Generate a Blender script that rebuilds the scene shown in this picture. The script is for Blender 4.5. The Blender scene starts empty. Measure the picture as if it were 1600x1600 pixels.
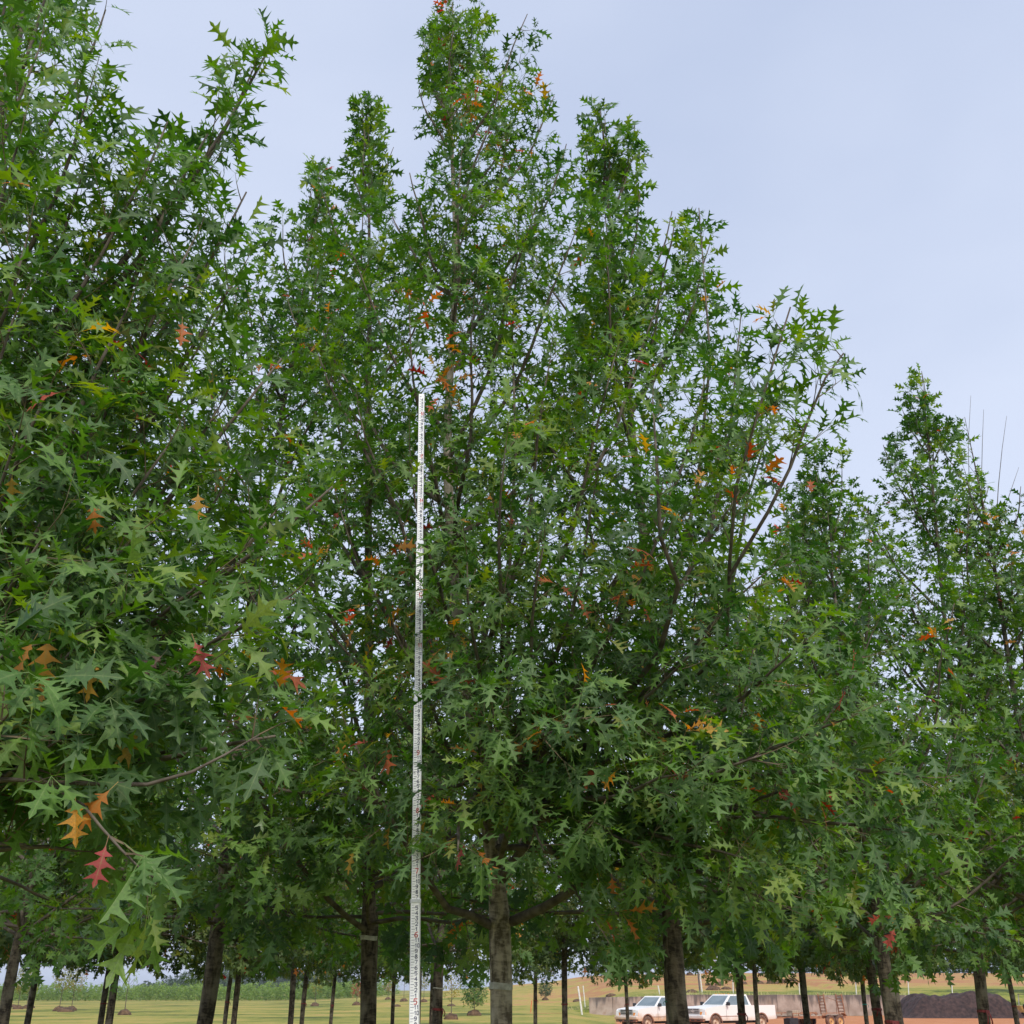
import bpy, math, random
import numpy as np
from mathutils import Vector, Matrix

# ------------------------------------------------------------------ camera, sky, sun, exposure
scene = bpy.context.scene
EYE = Vector((0.0, 0.0, 1.56))
PITCH = math.atan(752 / 1600)                       # eye level lies at row 1552 of the 1600 px photograph
cam_data = bpy.data.cameras.new('camera')
cam_data.sensor_width = 36.0
cam_data.lens = 36.0
cam_data.clip_start = 0.05
cam_data.clip_end = 6000
camera = bpy.data.objects.new('camera', cam_data)
scene.collection.objects.link(camera)
camera.location = EYE
camera.rotation_euler = (math.pi / 2 + PITCH, 0, 0)
scene.camera = camera

SUN_EL, SUN_AZ = math.radians(42), math.radians(160)     # azimuth clockwise from +Y: behind the viewer, to the right
world = bpy.data.worlds.new('World')
scene.world = world
world.use_nodes = True
wn, wl = world.node_tree.nodes, world.node_tree.links
wn.clear()
w_out = wn.new('ShaderNodeOutputWorld')
w_bg = wn.new('ShaderNodeBackground')
w_sky = wn.new('ShaderNodeTexSky')
w_sky.sky_type = 'NISHITA'
w_sky.sun_disc = False
w_sky.sun_elevation = SUN_EL
w_sky.sun_rotation = SUN_AZ
w_sky.dust_density = 3.0
w_sky.air_density = 1.0
w_tc = wn.new('ShaderNodeTexCoord')
w_map = wn.new('ShaderNodeMapping')
w_map.inputs['Scale'].default_value = (1.0, 1.0, 2.2)
w_noise = wn.new('ShaderNodeTexNoise')
w_noise.inputs['Scale'].default_value = 1.6
w_noise.inputs['Detail'].default_value = 4
w_ramp = wn.new('ShaderNodeValToRGB')
w_ramp.color_ramp.elements[0].position = 0.34
w_ramp.color_ramp.elements[0].color = (0.48, 0.548, 0.715, 1)
w_ramp.color_ramp.elements[1].position = 0.66
w_ramp.color_ramp.elements[1].color = (0.61, 0.67, 0.815, 1)
w_scale = wn.new('ShaderNodeVectorMath')
w_scale.operation = 'SCALE'
w_scale.inputs['Scale'].default_value = 6.5
w_mix = wn.new('ShaderNodeMixRGB')
w_mix.inputs['Fac'].default_value = 0.84
wl.new(w_tc.outputs['Generated'], w_map.inputs['Vector'])
wl.new(w_map.outputs['Vector'], w_noise.inputs['Vector'])
wl.new(w_noise.outputs['Fac'], w_ramp.inputs['Fac'])
wl.new(w_ramp.outputs['Color'], w_scale.inputs[0])
wl.new(w_sky.outputs['Color'], w_mix.inputs['Color1'])
wl.new(w_scale.outputs['Vector'], w_mix.inputs['Color2'])
wl.new(w_mix.outputs['Color'], w_bg.inputs['Color'])
w_bg.inputs['Strength'].default_value = 0.1
wl.new(w_bg.outputs['Background'], w_out.inputs['Surface'])

sun_data = bpy.data.lights.new('sun', 'SUN')
sun_data.energy = 1.5
sun_data.angle = math.radians(14)
sun_data.color = (1.0, 0.95, 0.87)
sun = bpy.data.objects.new('sun', sun_data)
scene.collection.objects.link(sun)
sun_dir = Vector((math.sin(SUN_AZ) * math.cos(SUN_EL), math.cos(SUN_AZ) * math.cos(SUN_EL), math.sin(SUN_EL)))
sun.rotation_euler = (-sun_dir).to_track_quat('-Z', 'Y').to_euler()

scene.view_settings.view_transform = 'Standard'
scene.view_settings.look = 'None'
scene.view_settings.exposure = 0.98
scene.view_settings.gamma = 1.0
scene.render.engine = 'CYCLES'
scene.cycles.max_bounces = 7
scene.cycles.diffuse_bounces = 3
scene.cycles.glossy_bounces = 3
scene.cycles.transmission_bounces = 5
scene.cycles.use_denoising = True

# ------------------------------------------------------------------ small helpers
COL = scene.collection
CT, ST = math.cos(PITCH), math.sin(PITCH)


def P(px, py, Y):
    """world point on the photo pixel's ray at horizontal distance Y in front of the viewer"""
    u, v = (px - 800) / 1600, -(py - 800) / 1600
    d = Vector((u, CT - v * ST, ST + v * CT))
    return EYE + d * (Y / d.y)


def to_px(p):
    d = p - EYE
    z = d.y * CT + d.z * ST
    if z < 0.1:
        return (-9999, -9999, z)
    return (800 + 1600 * d.x / z, 800 - 1600 * (-d.y * ST + d.z * CT) / z, z)


def smooth(a, b, x):
    t = min(1.0, max(0.0, (x - a) / (b - a)))
    return t * t * (3 - 2 * t)


def tag(o, label=None, cat=None, group=None, kind=None):
    if label: o['label'] = label
    if cat: o['category'] = cat
    if group: o['group'] = group
    if kind: o['kind'] = kind
    return o


def empty(name, loc, rz=0.0):
    o = bpy.data.objects.new(name, None)
    o.empty_display_size = 0.2
    COL.objects.link(o)
    o.location = loc
    o.rotation_euler = (0, 0, rz)
    return o


def mesh_obj(name, verts, faces, mat, parent=None, smooth_shade=False, loc=None):
    me = bpy.data.meshes.new(name)
    me.from_pydata([tuple(v) for v in verts], [], faces)
    if mat: me.materials.append(mat)
    if smooth_shade:
        me.polygons.foreach_set('use_smooth', [True] * len(me.polygons))
    me.update()
    o = bpy.data.objects.new(name, me)
    COL.objects.link(o)
    if parent: o.parent = parent
    if loc is not None: o.location = loc
    return o


def inst(name, me, parent=None, loc=(0, 0, 0), rot=(0, 0, 0), scale=(1, 1, 1)):
    o = bpy.data.objects.new(name, me)
    COL.objects.link(o)
    if parent: o.parent = parent
    o.location = loc
    o.rotation_euler = rot
    o.scale = scale
    return o


def copy_tree(o, parent=None):
    c = o.copy()
    COL.objects.link(c)
    c.parent = parent
    for ch in list(o.children):
        copy_tree(ch, c)
    return c


class MB:
    """collects simple solids into one mesh"""
    def __init__(s):
        s.v, s.f = [], []

    def poly(s, pts, faces):
        b = len(s.v)
        s.v += [tuple(p) for p in pts]
        s.f += [tuple(i + b for i in f) for f in faces]
        return s

    def box(s, c, d, rot=None):
        x, y, z = d[0] / 2, d[1] / 2, d[2] / 2
        pts = [Vector(p) for p in ((-x, -y, -z), (x, -y, -z), (x, y, -z), (-x, y, -z), (-x, -y, z), (x, -y, z), (x, y, z), (-x, y, z))]
        if rot is not None: pts = [rot @ p for p in pts]
        c = Vector(c)
        return s.poly([p + c for p in pts], [(3, 2, 1, 0), (4, 5, 6, 7), (0, 1, 5, 4), (1, 2, 6, 5), (2, 3, 7, 6), (3, 0, 4, 7)])

    def bar(s, a, b, w, t=None):
        a, b = Vector(a), Vector(b)
        d = b - a
        q = d.to_track_quat('Z', 'Y').to_matrix()
        return s.box((a + b) / 2, (w, t or w, d.length), q)

    def lathe(s, prof, n=20, axis='Z', c=(0, 0, 0), cap=True):
        pts, fs, m = [], [], len(prof)
        for i in range(n):
            a = 2 * math.pi * i / n
            for r, h in prof:
                p = (r * math.cos(a), r * math.sin(a), h)
                if axis == 'Y': p = (p[0], p[2], p[1])
                if axis == 'X': p = (p[2], p[0], p[1])
                pts.append((p[0] + c[0], p[1] + c[1], p[2] + c[2]))
        for i in range(n):
            j = (i + 1) % n
            for k in range(m - 1):
                fs.append((i * m + k, j * m + k, j * m + k + 1, i * m + k + 1))
        if cap:
            fs.append(tuple(i * m for i in range(n))[::-1])
            fs.append(tuple(i * m + m - 1 for i in range(n)))
        return s.poly(pts, fs)

    def prism(s, prof, y0, y1, inset=0.0):
        """closed x-z outline extruded between y0 and y1"""
        n = len(prof)
        pts = [(x, y0, z) for x, z in prof] + [(x, y1, z) for x, z in prof]
        fs = [tuple(range(n)), tuple(range(2 * n - 1, n - 1, -1))]
        for i in range(n):
            j = (i + 1) % n
            fs.append((j, i, i + n, j + n))
        return s.poly(pts, fs)

    def build(s, name, mat, parent=None, loc=None, smooth_shade=False, bevel=0.0):
        o = mesh_obj(name, s.v, s.f, mat, parent, smooth_shade, loc)
        if bevel:
            m = o.modifiers.new('bevel', 'BEVEL')
            m.width = bevel
            m.segments = 2
            m.limit_method = 'ANGLE'
            m.angle_limit = math.radians(35)
        return o


# ------------------------------------------------------------------ materials
def new_mat(name):
    m = bpy.data.materials.new(name)
    m.use_nodes = True
    nt = m.node_tree
    return m, nt, nt.nodes, nt.links, nt.nodes['Principled BSDF']


def ramp_node(n, stops):
    r = n.new('ShaderNodeValToRGB')
    els = r.color_ramp.elements
    while len(els) > 1: els.remove(els[-1])
    els[0].position, els[0].color = stops[0][0], (*stops[0][1], 1)
    for p, c in stops[1:]:
        e = els.new(p)
        e.color = (*c, 1)
    return r


def noise_mat(name, c0, c1, scale=8.0, rough=0.8, bump=0.0, stretch=(1, 1, 1), metal=0.0, spec=0.5, detail=6, lo=0.35, hi=0.65, coord='Object'):
    m, nt, n, l, b = new_mat(name)
    tc = n.new('ShaderNodeTexCoord')
    mp = n.new('ShaderNodeMapping')
    mp.inputs['Scale'].default_value = stretch
    nz = n.new('ShaderNodeTexNoise')
    nz.inputs['Scale'].default_value = scale
    nz.inputs['Detail'].default_value = detail
    r = ramp_node(n, [(lo, c0), (hi, c1)])
    l.new(tc.outputs[coord], mp.inputs['Vector'])
    l.new(mp.outputs['Vector'], nz.inputs['Vector'])
    l.new(nz.outputs['Fac'], r.inputs['Fac'])
    l.new(r.outputs['Color'], b.inputs['Base Color'])
    b.inputs['Roughness'].default_value = rough
    b.inputs['Metallic'].default_value = metal
    b.inputs['Specular IOR Level'].default_value = spec
    if bump:
        bp = n.new('ShaderNodeBump')
        bp.inputs['Strength'].default_value = bump
        bp.inputs['Distance'].default_value = 0.02
        l.new(nz.outputs['Fac'], bp.inputs['Height'])
        l.new(bp.outputs['Normal'], b.inputs['Normal'])
    return m


def leaf_material(name, greens, trans=0.30, rough=0.33):
    """one material for joined foliage (mesh attribute) and single leaves (object property)"""
    m, nt, n, l, b = new_mat(name)
    ag = n.new('ShaderNodeAttribute'); ag.attribute_name = 'tint'
    ao = n.new('ShaderNodeAttribute'); ao.attribute_type = 'OBJECT'; ao.attribute_name = 'leaf_tint'
    add = n.new('ShaderNodeMath'); add.operation = 'ADD'
    l.new(ag.outputs['Fac'], add.inputs[0]); l.new(ao.outputs['Fac'], add.inputs[1])
    stops = [(0.0, greens[0]), (0.35, greens[1]), (0.68, greens[2]), (0.88, greens[3]),
             (0.91, (0.20, 0.19, 0.03)), (0.935, (0.62, 0.30, 0.02)), (0.955, (0.66, 0.19, 0.015)),
             (0.975, (0.55, 0.08, 0.02)), (0.99, (0.48, 0.02, 0.05)), (1.0, (0.14, 0.025, 0.05))]
    r = ramp_node(n, stops)
    l.new(add.outputs[0], r.inputs['Fac'])
    tc = n.new('ShaderNodeTexCoord')
    nz = n.new('ShaderNodeTexNoise'); nz.inputs['Scale'].default_value = 22; nz.inputs['Detail'].default_value = 3
    l.new(tc.outputs['Object'], nz.inputs['Vector'])
    hv = n.new('ShaderNodeHueSaturation')
    mr = n.new('ShaderNodeMapRange'); mr.inputs['From Min'].default_value = 0.3; mr.inputs['From Max'].default_value = 0.7
    mr.inputs['To Min'].default_value = 0.78; mr.inputs['To Max'].default_value = 1.25
    l.new(nz.outputs['Fac'], mr.inputs['Value']); l.new(mr.outputs['Result'], hv.inputs['Value'])
    l.new(r.outputs['Color'], hv.inputs['Color'])
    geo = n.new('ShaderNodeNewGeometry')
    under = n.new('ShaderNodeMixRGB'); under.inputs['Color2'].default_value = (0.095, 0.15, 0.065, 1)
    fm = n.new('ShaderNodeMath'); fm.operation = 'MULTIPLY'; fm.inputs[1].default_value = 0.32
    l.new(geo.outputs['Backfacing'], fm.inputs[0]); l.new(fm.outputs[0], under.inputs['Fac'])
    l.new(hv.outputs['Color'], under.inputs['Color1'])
    rib = n.new('ShaderNodeAttribute'); rib.attribute_name = 'rib'
    rpow = n.new('ShaderNodeMath'); rpow.operation = 'POWER'; rpow.inputs[1].default_value = 9.0
    rmul = n.new('ShaderNodeMath'); rmul.operation = 'MULTIPLY'; rmul.inputs[1].default_value = 0.55
    l.new(rib.outputs['Fac'], rpow.inputs[0]); l.new(rpow.outputs[0], rmul.inputs[0])
    vein = n.new('ShaderNodeMixRGB'); vein.inputs['Color2'].default_value = (0.26, 0.33, 0.13, 1)
    l.new(rmul.outputs[0], vein.inputs['Fac']); l.new(under.outputs['Color'], vein.inputs['Color1'])
    l.new(vein.outputs['Color'], b.inputs['Base Color'])
    rr = n.new('ShaderNodeMath'); rr.operation = 'MULTIPLY_ADD'; rr.inputs[1].default_value = 0.3; rr.inputs[2].default_value = rough
    l.new(geo.outputs['Backfacing'], rr.inputs[0]); l.new(rr.outputs[0], b.inputs['Roughness'])
    b.inputs['Specular IOR Level'].default_value = 0.52
    tr = n.new('ShaderNodeBsdfTranslucent')
    hs = n.new('ShaderNodeHueSaturation'); hs.inputs['Saturation'].default_value = 1.12; hs.inputs['Value'].default_value = 2.1
    l.new(hv.outputs['Color'], hs.inputs['Color']); l.new(hs.outputs['Color'], tr.inputs['Color'])
    mx = n.new('ShaderNodeMixShader'); mx.inputs['Fac'].default_value = trans
    l.new(b.outputs['BSDF'], mx.inputs[1]); l.new(tr.outputs['BSDF'], mx.inputs[2])
    l.new(mx.outputs['Shader'], n['Material Output'].inputs['Surface'])
    return m


def bark_material(name, dark, light, lichen):
    m, nt, n, l, b = new_mat(name)
    tc = n.new('ShaderNodeTexCoord')
    mp = n.new('ShaderNodeMapping'); mp.inputs['Scale'].default_value = (10, 10, 30)       # lenticel rings
    ring = n.new('ShaderNodeTexNoise'); ring.inputs['Scale'].default_value = 1.0; ring.inputs['Distortion'].default_value = 1.2; ring.inputs['Detail'].default_value = 7
    ring.inputs['Roughness'].default_value = 0.65
    mp2 = n.new('ShaderNodeMapping'); mp2.inputs['Scale'].default_value = (30, 30, 9)     # shallow fissures
    fis = n.new('ShaderNodeTexNoise'); fis.inputs['Scale'].default_value = 1.0; fis.inputs['Distortion'].default_value = 0.8; fis.inputs['Detail'].default_value = 6
    pat = n.new('ShaderNodeTexNoise'); pat.inputs['Scale'].default_value = 5.5; pat.inputs['Detail'].default_value = 5
    l.new(tc.outputs['Object'], mp.inputs['Vector']); l.new(mp.outputs['Vector'], ring.inputs['Vector'])
    l.new(tc.outputs['Object'], mp2.inputs['Vector']); l.new(mp2.outputs['Vector'], fis.inputs['Vector'])
    l.new(tc.outputs['Object'], pat.inputs['Vector'])
    mixf = n.new('ShaderNodeMath'); mixf.operation = 'ADD'
    l.new(ring.outputs['Fac'], mixf.inputs[0]); l.new(fis.outputs['Fac'], mixf.inputs[1])
    r = ramp_node(n, [(0.78, dark), (1.18, light)])
    r2 = n.new('ShaderNodeMapRange'); r2.inputs['From Min'].default_value = 0.84; r2.inputs['From Max'].default_value = 1.16
    l.new(mixf.outputs[0], r2.inputs['Value'])
    r = ramp_node(n, [(0.0, dark), (1.0, light)])
    l.new(r2.outputs['Result'], r.inputs['Fac'])
    pr = ramp_node(n, [(0.50, (0, 0, 0)), (0.62, (1, 1, 1))])
    l.new(pat.outputs['Fac'], pr.inputs['Fac'])
    mx = n.new('ShaderNodeMixRGB'); mx.inputs['Color2'].default_value = (*lichen, 1)
    sc = n.new('ShaderNodeMath'); sc.operation = 'MULTIPLY'; sc.inputs[1].default_value = 0.55
    l.new(pr.outputs['Color'], sc.inputs[0]); l.new(sc.outputs[0], mx.inputs['Fac'])
    l.new(r.outputs['Color'], mx.inputs['Color1']); l.new(mx.outputs['Color'], b.inputs['Base Color'])
    b.inputs['Roughness'].default_value = 0.85
    b.inputs['Specular IOR Level'].default_value = 0.25
    bp = n.new('ShaderNodeBump'); bp.inputs['Strength'].default_value = 0.7; bp.inputs['Distance'].default_value = 0.012
    l.new(mixf.outputs[0], bp.inputs['Height']); l.new(bp.outputs['Normal'], b.inputs['Normal'])
    return m


M = {}
M['leaf'] = leaf_material('oak_leaf', [(0.024, 0.070, 0.015), (0.056, 0.136, 0.018), (0.108, 0.214, 0.022), (0.20, 0.28, 0.03)])
M['leaf_far'] = leaf_material('oak_leaf_far', [(0.026, 0.058, 0.016), (0.050, 0.095, 0.018), (0.10, 0.15, 0.024), (0.18, 0.20, 0.03)], trans=0.32)
M['leaf_pale'] = leaf_material('nursery_leaf', [(0.15, 0.25, 0.05), (0.21, 0.31, 0.06), (0.26, 0.34, 0.07), (0.30, 0.36, 0.07)], trans=0.3, rough=0.6)
M['leaf_wood'] = leaf_material('woodland_leaf', [(0.025, 0.05, 0.022), (0.04, 0.07, 0.026), (0.055, 0.09, 0.03), (0.08, 0.11, 0.035)], trans=0.2, rough=0.7)
M['leaf_yellow'] = leaf_material('yellowing_leaf', [(0.14, 0.17, 0.035), (0.20, 0.21, 0.04), (0.27, 0.23, 0.045), (0.33, 0.22, 0.04)], trans=0.4, rough=0.6)
M['leaf_red'] = leaf_material('reddening_leaf', [(0.26, 0.04, 0.04), (0.34, 0.07, 0.06), (0.36, 0.12, 0.06), (0.3, 0.16, 0.08)], trans=0.35, rough=0.6)
M['leaf_rust'] = leaf_material('rusty_leaf', [(0.24, 0.11, 0.05), (0.30, 0.14, 0.06), (0.34, 0.18, 0.07), (0.3, 0.2, 0.08)], trans=0.35, rough=0.6)
M['needle'] = leaf_material('conifer_needle', [(0.012, 0.035, 0.022), (0.018, 0.05, 0.028), (0.025, 0.06, 0.03), (0.035, 0.07, 0.03)], trans=0.1, rough=0.7)
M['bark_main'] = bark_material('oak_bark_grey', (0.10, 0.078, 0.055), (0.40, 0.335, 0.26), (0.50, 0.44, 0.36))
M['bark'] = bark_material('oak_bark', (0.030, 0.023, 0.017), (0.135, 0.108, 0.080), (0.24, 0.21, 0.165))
M['limb'] = noise_mat('limb_bark', (0.065, 0.050, 0.038), (0.150, 0.125, 0.100), 14, 0.8, 0.35, (1, 1, 1), spec=0.3)
M['twig'] = noise_mat('twig_bark', (0.10, 0.070, 0.042), (0.19, 0.145, 0.085), 10, 0.7, spec=0.3)
M['white_tape'] = noise_mat('white_trunk_tape', (0.30, 0.28, 0.25), (0.52, 0.50, 0.46), 30, 0.7)
M['red_ribbon'] = noise_mat('red_ribbon', (0.13, 0.012, 0.014), (0.24, 0.02, 0.022), 20, 0.55)
M['green_ribbon'] = noise_mat('green_ribbon', (0.01, 0.14, 0.075), (0.02, 0.24, 0.13), 20, 0.5)
M['teal_ribbon'] = noise_mat('teal_ribbon', (0.02, 0.30, 0.24), (0.03, 0.42, 0.34), 20, 0.5)
M['burlap'] = noise_mat('burlap_root_ball', (0.05, 0.030, 0.016), (0.15, 0.088, 0.048), 4, 0.95, 0.8)
M['soil'] = noise_mat('loose_soil', (0.12, 0.055, 0.035), (0.26, 0.13, 0.085), 3, 0.95, 0.6)


def ground_material():
    m, nt, n, l, b = new_mat('field_grass')
    tc = n.new('ShaderNodeTexCoord')
    big = n.new('ShaderNodeTexNoise'); big.inputs['Scale'].default_value = 0.035; big.inputs['Detail'].default_value = 5
    mp = n.new('ShaderNodeMapping'); mp.inputs['Scale'].default_value = (0.10, 0.09, 1)
    band = n.new('ShaderNodeTexNoise'); band.inputs['Scale'].default_value = 1; band.inputs['Detail'].default_value = 6
    fine = n.new('ShaderNodeTexNoise'); fine.inputs['Scale'].default_value = 0.75; fine.inputs['Detail'].default_value = 8
    fine.inputs['Roughness'].default_value = 0.75
    l.new(tc.outputs['Object'], big.inputs['Vector']); l.new(tc.outputs['Object'], fine.inputs['Vector'])
    l.new(tc.outputs['Object'], mp.inputs['Vector']); l.new(mp.outputs['Vector'], band.inputs['Vector'])
    dry = n.new('ShaderNodeAttribute'); dry.attribute_name = 'dry'
    a1 = n.new('ShaderNodeMath'); a1.operation = 'ADD'
    a2 = n.new('ShaderNodeMath'); a2.operation = 'MULTIPLY_ADD'; a2.inputs[1].default_value = 0.95
    l.new(band.outputs['Fac'], a1.inputs[0]); l.new(dry.outputs['Fac'], a1.inputs[1])
    l.new(fine.outputs['Fac'], a2.inputs[0]); l.new(a1.outputs[0], a2.inputs[2])
    mr = n.new('ShaderNodeMapRange'); mr.inputs['From Min'].default_value = 0.80; mr.inputs['From Max'].default_value = 1.30
    l.new(a2.outputs[0], mr.inputs['Value'])
    r = ramp_node(n, [(0.0, (0.055, 0.075, 0.022)), (0.2, (0.17, 0.20, 0.04)), (0.5, (0.31, 0.28, 0.07)), (0.8, (0.43, 0.30, 0.10)), (1.0, (0.40, 0.20, 0.095))])
    l.new(mr.outputs['Result'], r.inputs['Fac'])
    dirt = n.new('ShaderNodeAttribute'); dirt.attribute_name = 'dirt'
    dn = n.new('ShaderNodeMath'); dn.operation = 'MULTIPLY_ADD'; dn.inputs[1].default_value = 0.8; dn.inputs[2].default_value = -0.4
    l.new(fine.outputs['Fac'], dn.inputs[0])
    dsum = n.new('ShaderNodeMath'); dsum.operation = 'ADD'
    l.new(dn.outputs[0], dsum.inputs[0]); l.new(dirt.outputs['Fac'], dsum.inputs[1])
    dr = n.new('ShaderNodeMapRange'); dr.inputs['From Min'].default_value = 0.4; dr.inputs['From Max'].default_value = 0.6
    l.new(dsum.outputs[0], dr.inputs['Value'])
    dc = ramp_node(n, [(0.3, (0.40, 0.15, 0.065)), (0.55, (0.50, 0.22, 0.10)), (0.75, (0.50, 0.28, 0.16))])
    l.new(fine.outputs['Fac'], dc.inputs['Fac'])
    mx = n.new('ShaderNodeMixRGB')
    l.new(dr.outputs['Result'], mx.inputs['Fac']); l.new(r.outputs['Color'], mx.inputs['Color1']); l.new(dc.outputs['Color'], mx.inputs['Color2'])
    l.new(mx.outputs['Color'], b.inputs['Base Color'])
    b.inputs['Roughness'].default_value = 0.95
    b.inputs['Specular IOR Level'].default_value = 0.1
    bp = n.new('ShaderNodeBump'); bp.inputs['Strength'].default_value = 0.6; bp.inputs['Distance'].default_value = 0.12
    l.new(fine.outputs['Fac'], bp.inputs['Height']); l.new(bp.outputs['Normal'], b.inputs['Normal'])
    return m


M['ground'] = ground_material()

# ------------------------------------------------------------------ terrain
WALL_Y = 110.0
WALL_X0, WALL_X1 = (920 - 800) / 1768 * WALL_Y, (1432 - 800) / 1768 * WALL_Y


def ground_z(x, y):
    r = x / max(y, 20.0)
    lot = smooth(0.045, 0.085, r) * smooth(34, 60, y)
    z = 0.03 * math.sin(x * 0.11) * math.sin(y * 0.07) * smooth(20, 60, y)
    hill = smooth(-0.22, 0.13, r)
    slope = smooth(100, 245, y) * (1 - 0.55 * smooth(260, 520, y))
    if y <= WALL_Y + 0.05:
        up = 0.0
        if x > WALL_X1: up = smooth(WALL_X1, WALL_X1 + 6, x) * smooth(WALL_Y - 3, WALL_Y + 8, y) * 1.5
        z += -0.40 * lot * (1 - smooth(WALL_Y - 2, WALL_Y + 8, y) * 0) + up
        z += hill * slope * 4.6 * (1 - lot)
    else:
        raised = 1.30 * smooth(WALL_X0 - 1.0, WALL_X0 + 8, x)
        if x > WALL_X1: raised = smooth(WALL_Y - 3, WALL_Y + 8, y) * 1.7 - 0.4 * (1 - smooth(WALL_Y, WALL_Y + 4, y))
        z += raised * (1 - 0.6 * smooth(130, 260, y)) + hill * slope * 4.6
    d2 = ((x + 140) / 170) ** 2 + ((y - 700) / 160) ** 2          # low wooded ridge far off
    z += 3.0 * math.exp(-d2)
    return z


xs = sorted(set([-2500, -1600, -1000, -700, -500, -400] + list(range(-320, 321, 8)) + [400, 500, 700, 1000, 1600, 2500]
                + [i * 1.0 for i in range(-6, 61)]))
ys = sorted(set([-120, -60, -30] + list(range(0, 50, 10)) + [i * 2.0 for i in range(25, 70)] + [109.9, 110.3, 111.0]
                + list(range(140, 330, 6)) + list(range(340, 900, 20)) + [1000, 1300, 1800, 2600, 4000]))
gv = [(x, y, ground_z(x, y)) for y in ys for x in xs]
nx = len(xs)
gf = [(j * nx + i, j * nx + i + 1, (j + 1) * nx + i + 1, (j + 1) * nx + i) for j in range(len(ys) - 1) for i in range(nx - 1)]
ground = mesh_obj('ground', gv, gf, M['ground'], smooth_shade=True)
tag(ground, 'dry yellow-green nursery field with an orange dirt yard', 'ground', kind='structure')
att_d = ground.data.attributes.new('dirt', 'FLOAT', 'POINT')
att_y = ground.data.attributes.new('dry', 'FLOAT', 'POINT')
dirtv, dryv = [], []
for x, y, z in gv:
    r = x / max(y, 20)
    d = smooth(0.082, 0.10, r) * smooth(46, 52, y) * (1 - smooth(109, 111, y))
    track = math.exp(-((y - (150 + 40 * r + 3 * math.sin(x * 0.09))) / 3.2) ** 2) * smooth(0.0, 0.1, r) * 0.62
    track2 = math.exp(-((y - (96 + 60 * r)) / 2.2) ** 2) * smooth(-0.01, 0.02, r) * (1 - smooth(0.04, 0.07, r)) * 0.66
    dirtv.append(max(d, track, track2))
    dryv.append(0.28 * smooth(-0.12, 0.1, r) * smooth(118, 150, y) - 0.08 * smooth(110, 112, y) * (1 - smooth(118, 130, y)) * (r > 0.05) + 0.02 - 0.06 * (1 - smooth(38, 52, y)))
att_d.data.foreach_set('value', dirtv)
att_y.data.foreach_set('value', dryv)

# ------------------------------------------------------------------ oak leaves
LOBES = [(0.00, 0.006), (0.13, 0.048), (0.245, 0.225), (0.275, 0.042), (0.375, 0.105), (0.56, 0.385), (0.505, 0.165), (0.565, 0.045),
         (0.66, 0.085), (0.85, 0.315), (0.79, 0.115), (0.80, 0.042), (0.89, 0.065), (1.0, 0.0)]


def leaf_template(lod, fold, bend, twist, wscale=1.0, skew=0.0):
    """a bristle-lobed oak leaf lying along +X with its face towards +Z, length 1, with a stalk"""
    if lod == 0:
        out = LOBES
        mids = [0.0, 0.2, 0.275, 0.42, 0.565, 0.68, 0.80, 1.0]
        V = [(t, 0.0) for t in mids]
        F = []
        for side in (1, -1):
            b = len(V)
            V += [(t + skew * side * w * 0.2, w * side * wscale * (1 + skew * side * 0.3)) for t, w in out]
            # fan strips from the midrib to each lobe
            tri = [(0, b + 0, b + 1), (0, b + 1, 1), (1, b + 1, b + 2), (1, b + 2, b + 3), (1, b + 3, 2), (2, b + 3, b + 4), (2, b + 4, 3),
                   (3, b + 4, b + 5), (3, b + 5, b + 6), (3, b + 6, b + 7), (3, b + 7, 4), (4, b + 7, b + 8), (4, b + 8, 5), (5, b + 8, b + 9), (5, b + 9, b + 10),
                   (5, b + 10, b + 11), (5, b + 11, 6), (6, b + 11, b + 12), (6, b + 12, 7)]
            F += tri if side == 1 else [(a, c, d) for a, d, c in tri]
    elif lod == 1:
        out = [(0.14, 0.065), (0.25, 0.21), (0.29, 0.05), (0.55, 0.37), (0.56, 0.06), (0.84, 0.30), (0.80, 0.05)]
        V = [(0.0, 0.0), (0.29, 0.0), (0.56, 0.0), (1.0, 0.0)]
        F = []
        for side in (1, -1):
            b = len(V)
            V += [(t, w * side * wscale) for t, w in out]
            tri = [(0, b, b + 2), (b, b + 1, b + 2), (0, b + 2, 1), (1, b + 2, b + 3), (1, b + 3, b + 4), (1, b + 4, 2), (2, b + 4, b + 5), (2, b + 5, b + 6), (2, b + 6, 3)]
            F += tri if side == 1 else [(a, c, d) for a, d, c in tri]
    else:
        V = [(0.0, 0.0), (0.48, 0.0), (1.0, 0.0)]
        F = []
        for side in (1, -1):
            b = len(V)
            V += [(0.28, 0.24 * side * wscale), (0.36, 0.06 * side), (0.68, 0.38 * side * wscale), (0.70, 0.07 * side)]
            tri = [(0, b, b + 1), (0, b + 1, 1), (1, b + 1, b + 2), (1, b + 2, b + 3), (1, b + 3, 2)]
            F += tri if side == 1 else [(a, c, d) for a, d, c in tri]
    V3 = []
    for t, w in V:
        z = fold * abs(w) - bend * t * t + twist * w * t
        V3.append((t + 0.26, w, z))
    b = len(V3)
    V3 += [(0.0, -0.009, 0.02), (0.0, 0.009, 0.02), (0.27, 0.008, 0.003), (0.27, -0.008, 0.003)]
    if lod < 2: F += [(b, b + 1, b + 2), (b, b + 2, b + 3)]
    return np.array(V3, dtype=np.float32), np.array(F, dtype=np.int32)


def rib_of(v):
    """1 along the midrib and stalk, 0 at the leaf's edge"""
    return (np.abs(v[:, 1]) < 0.0105).astype(np.float32)


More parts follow.
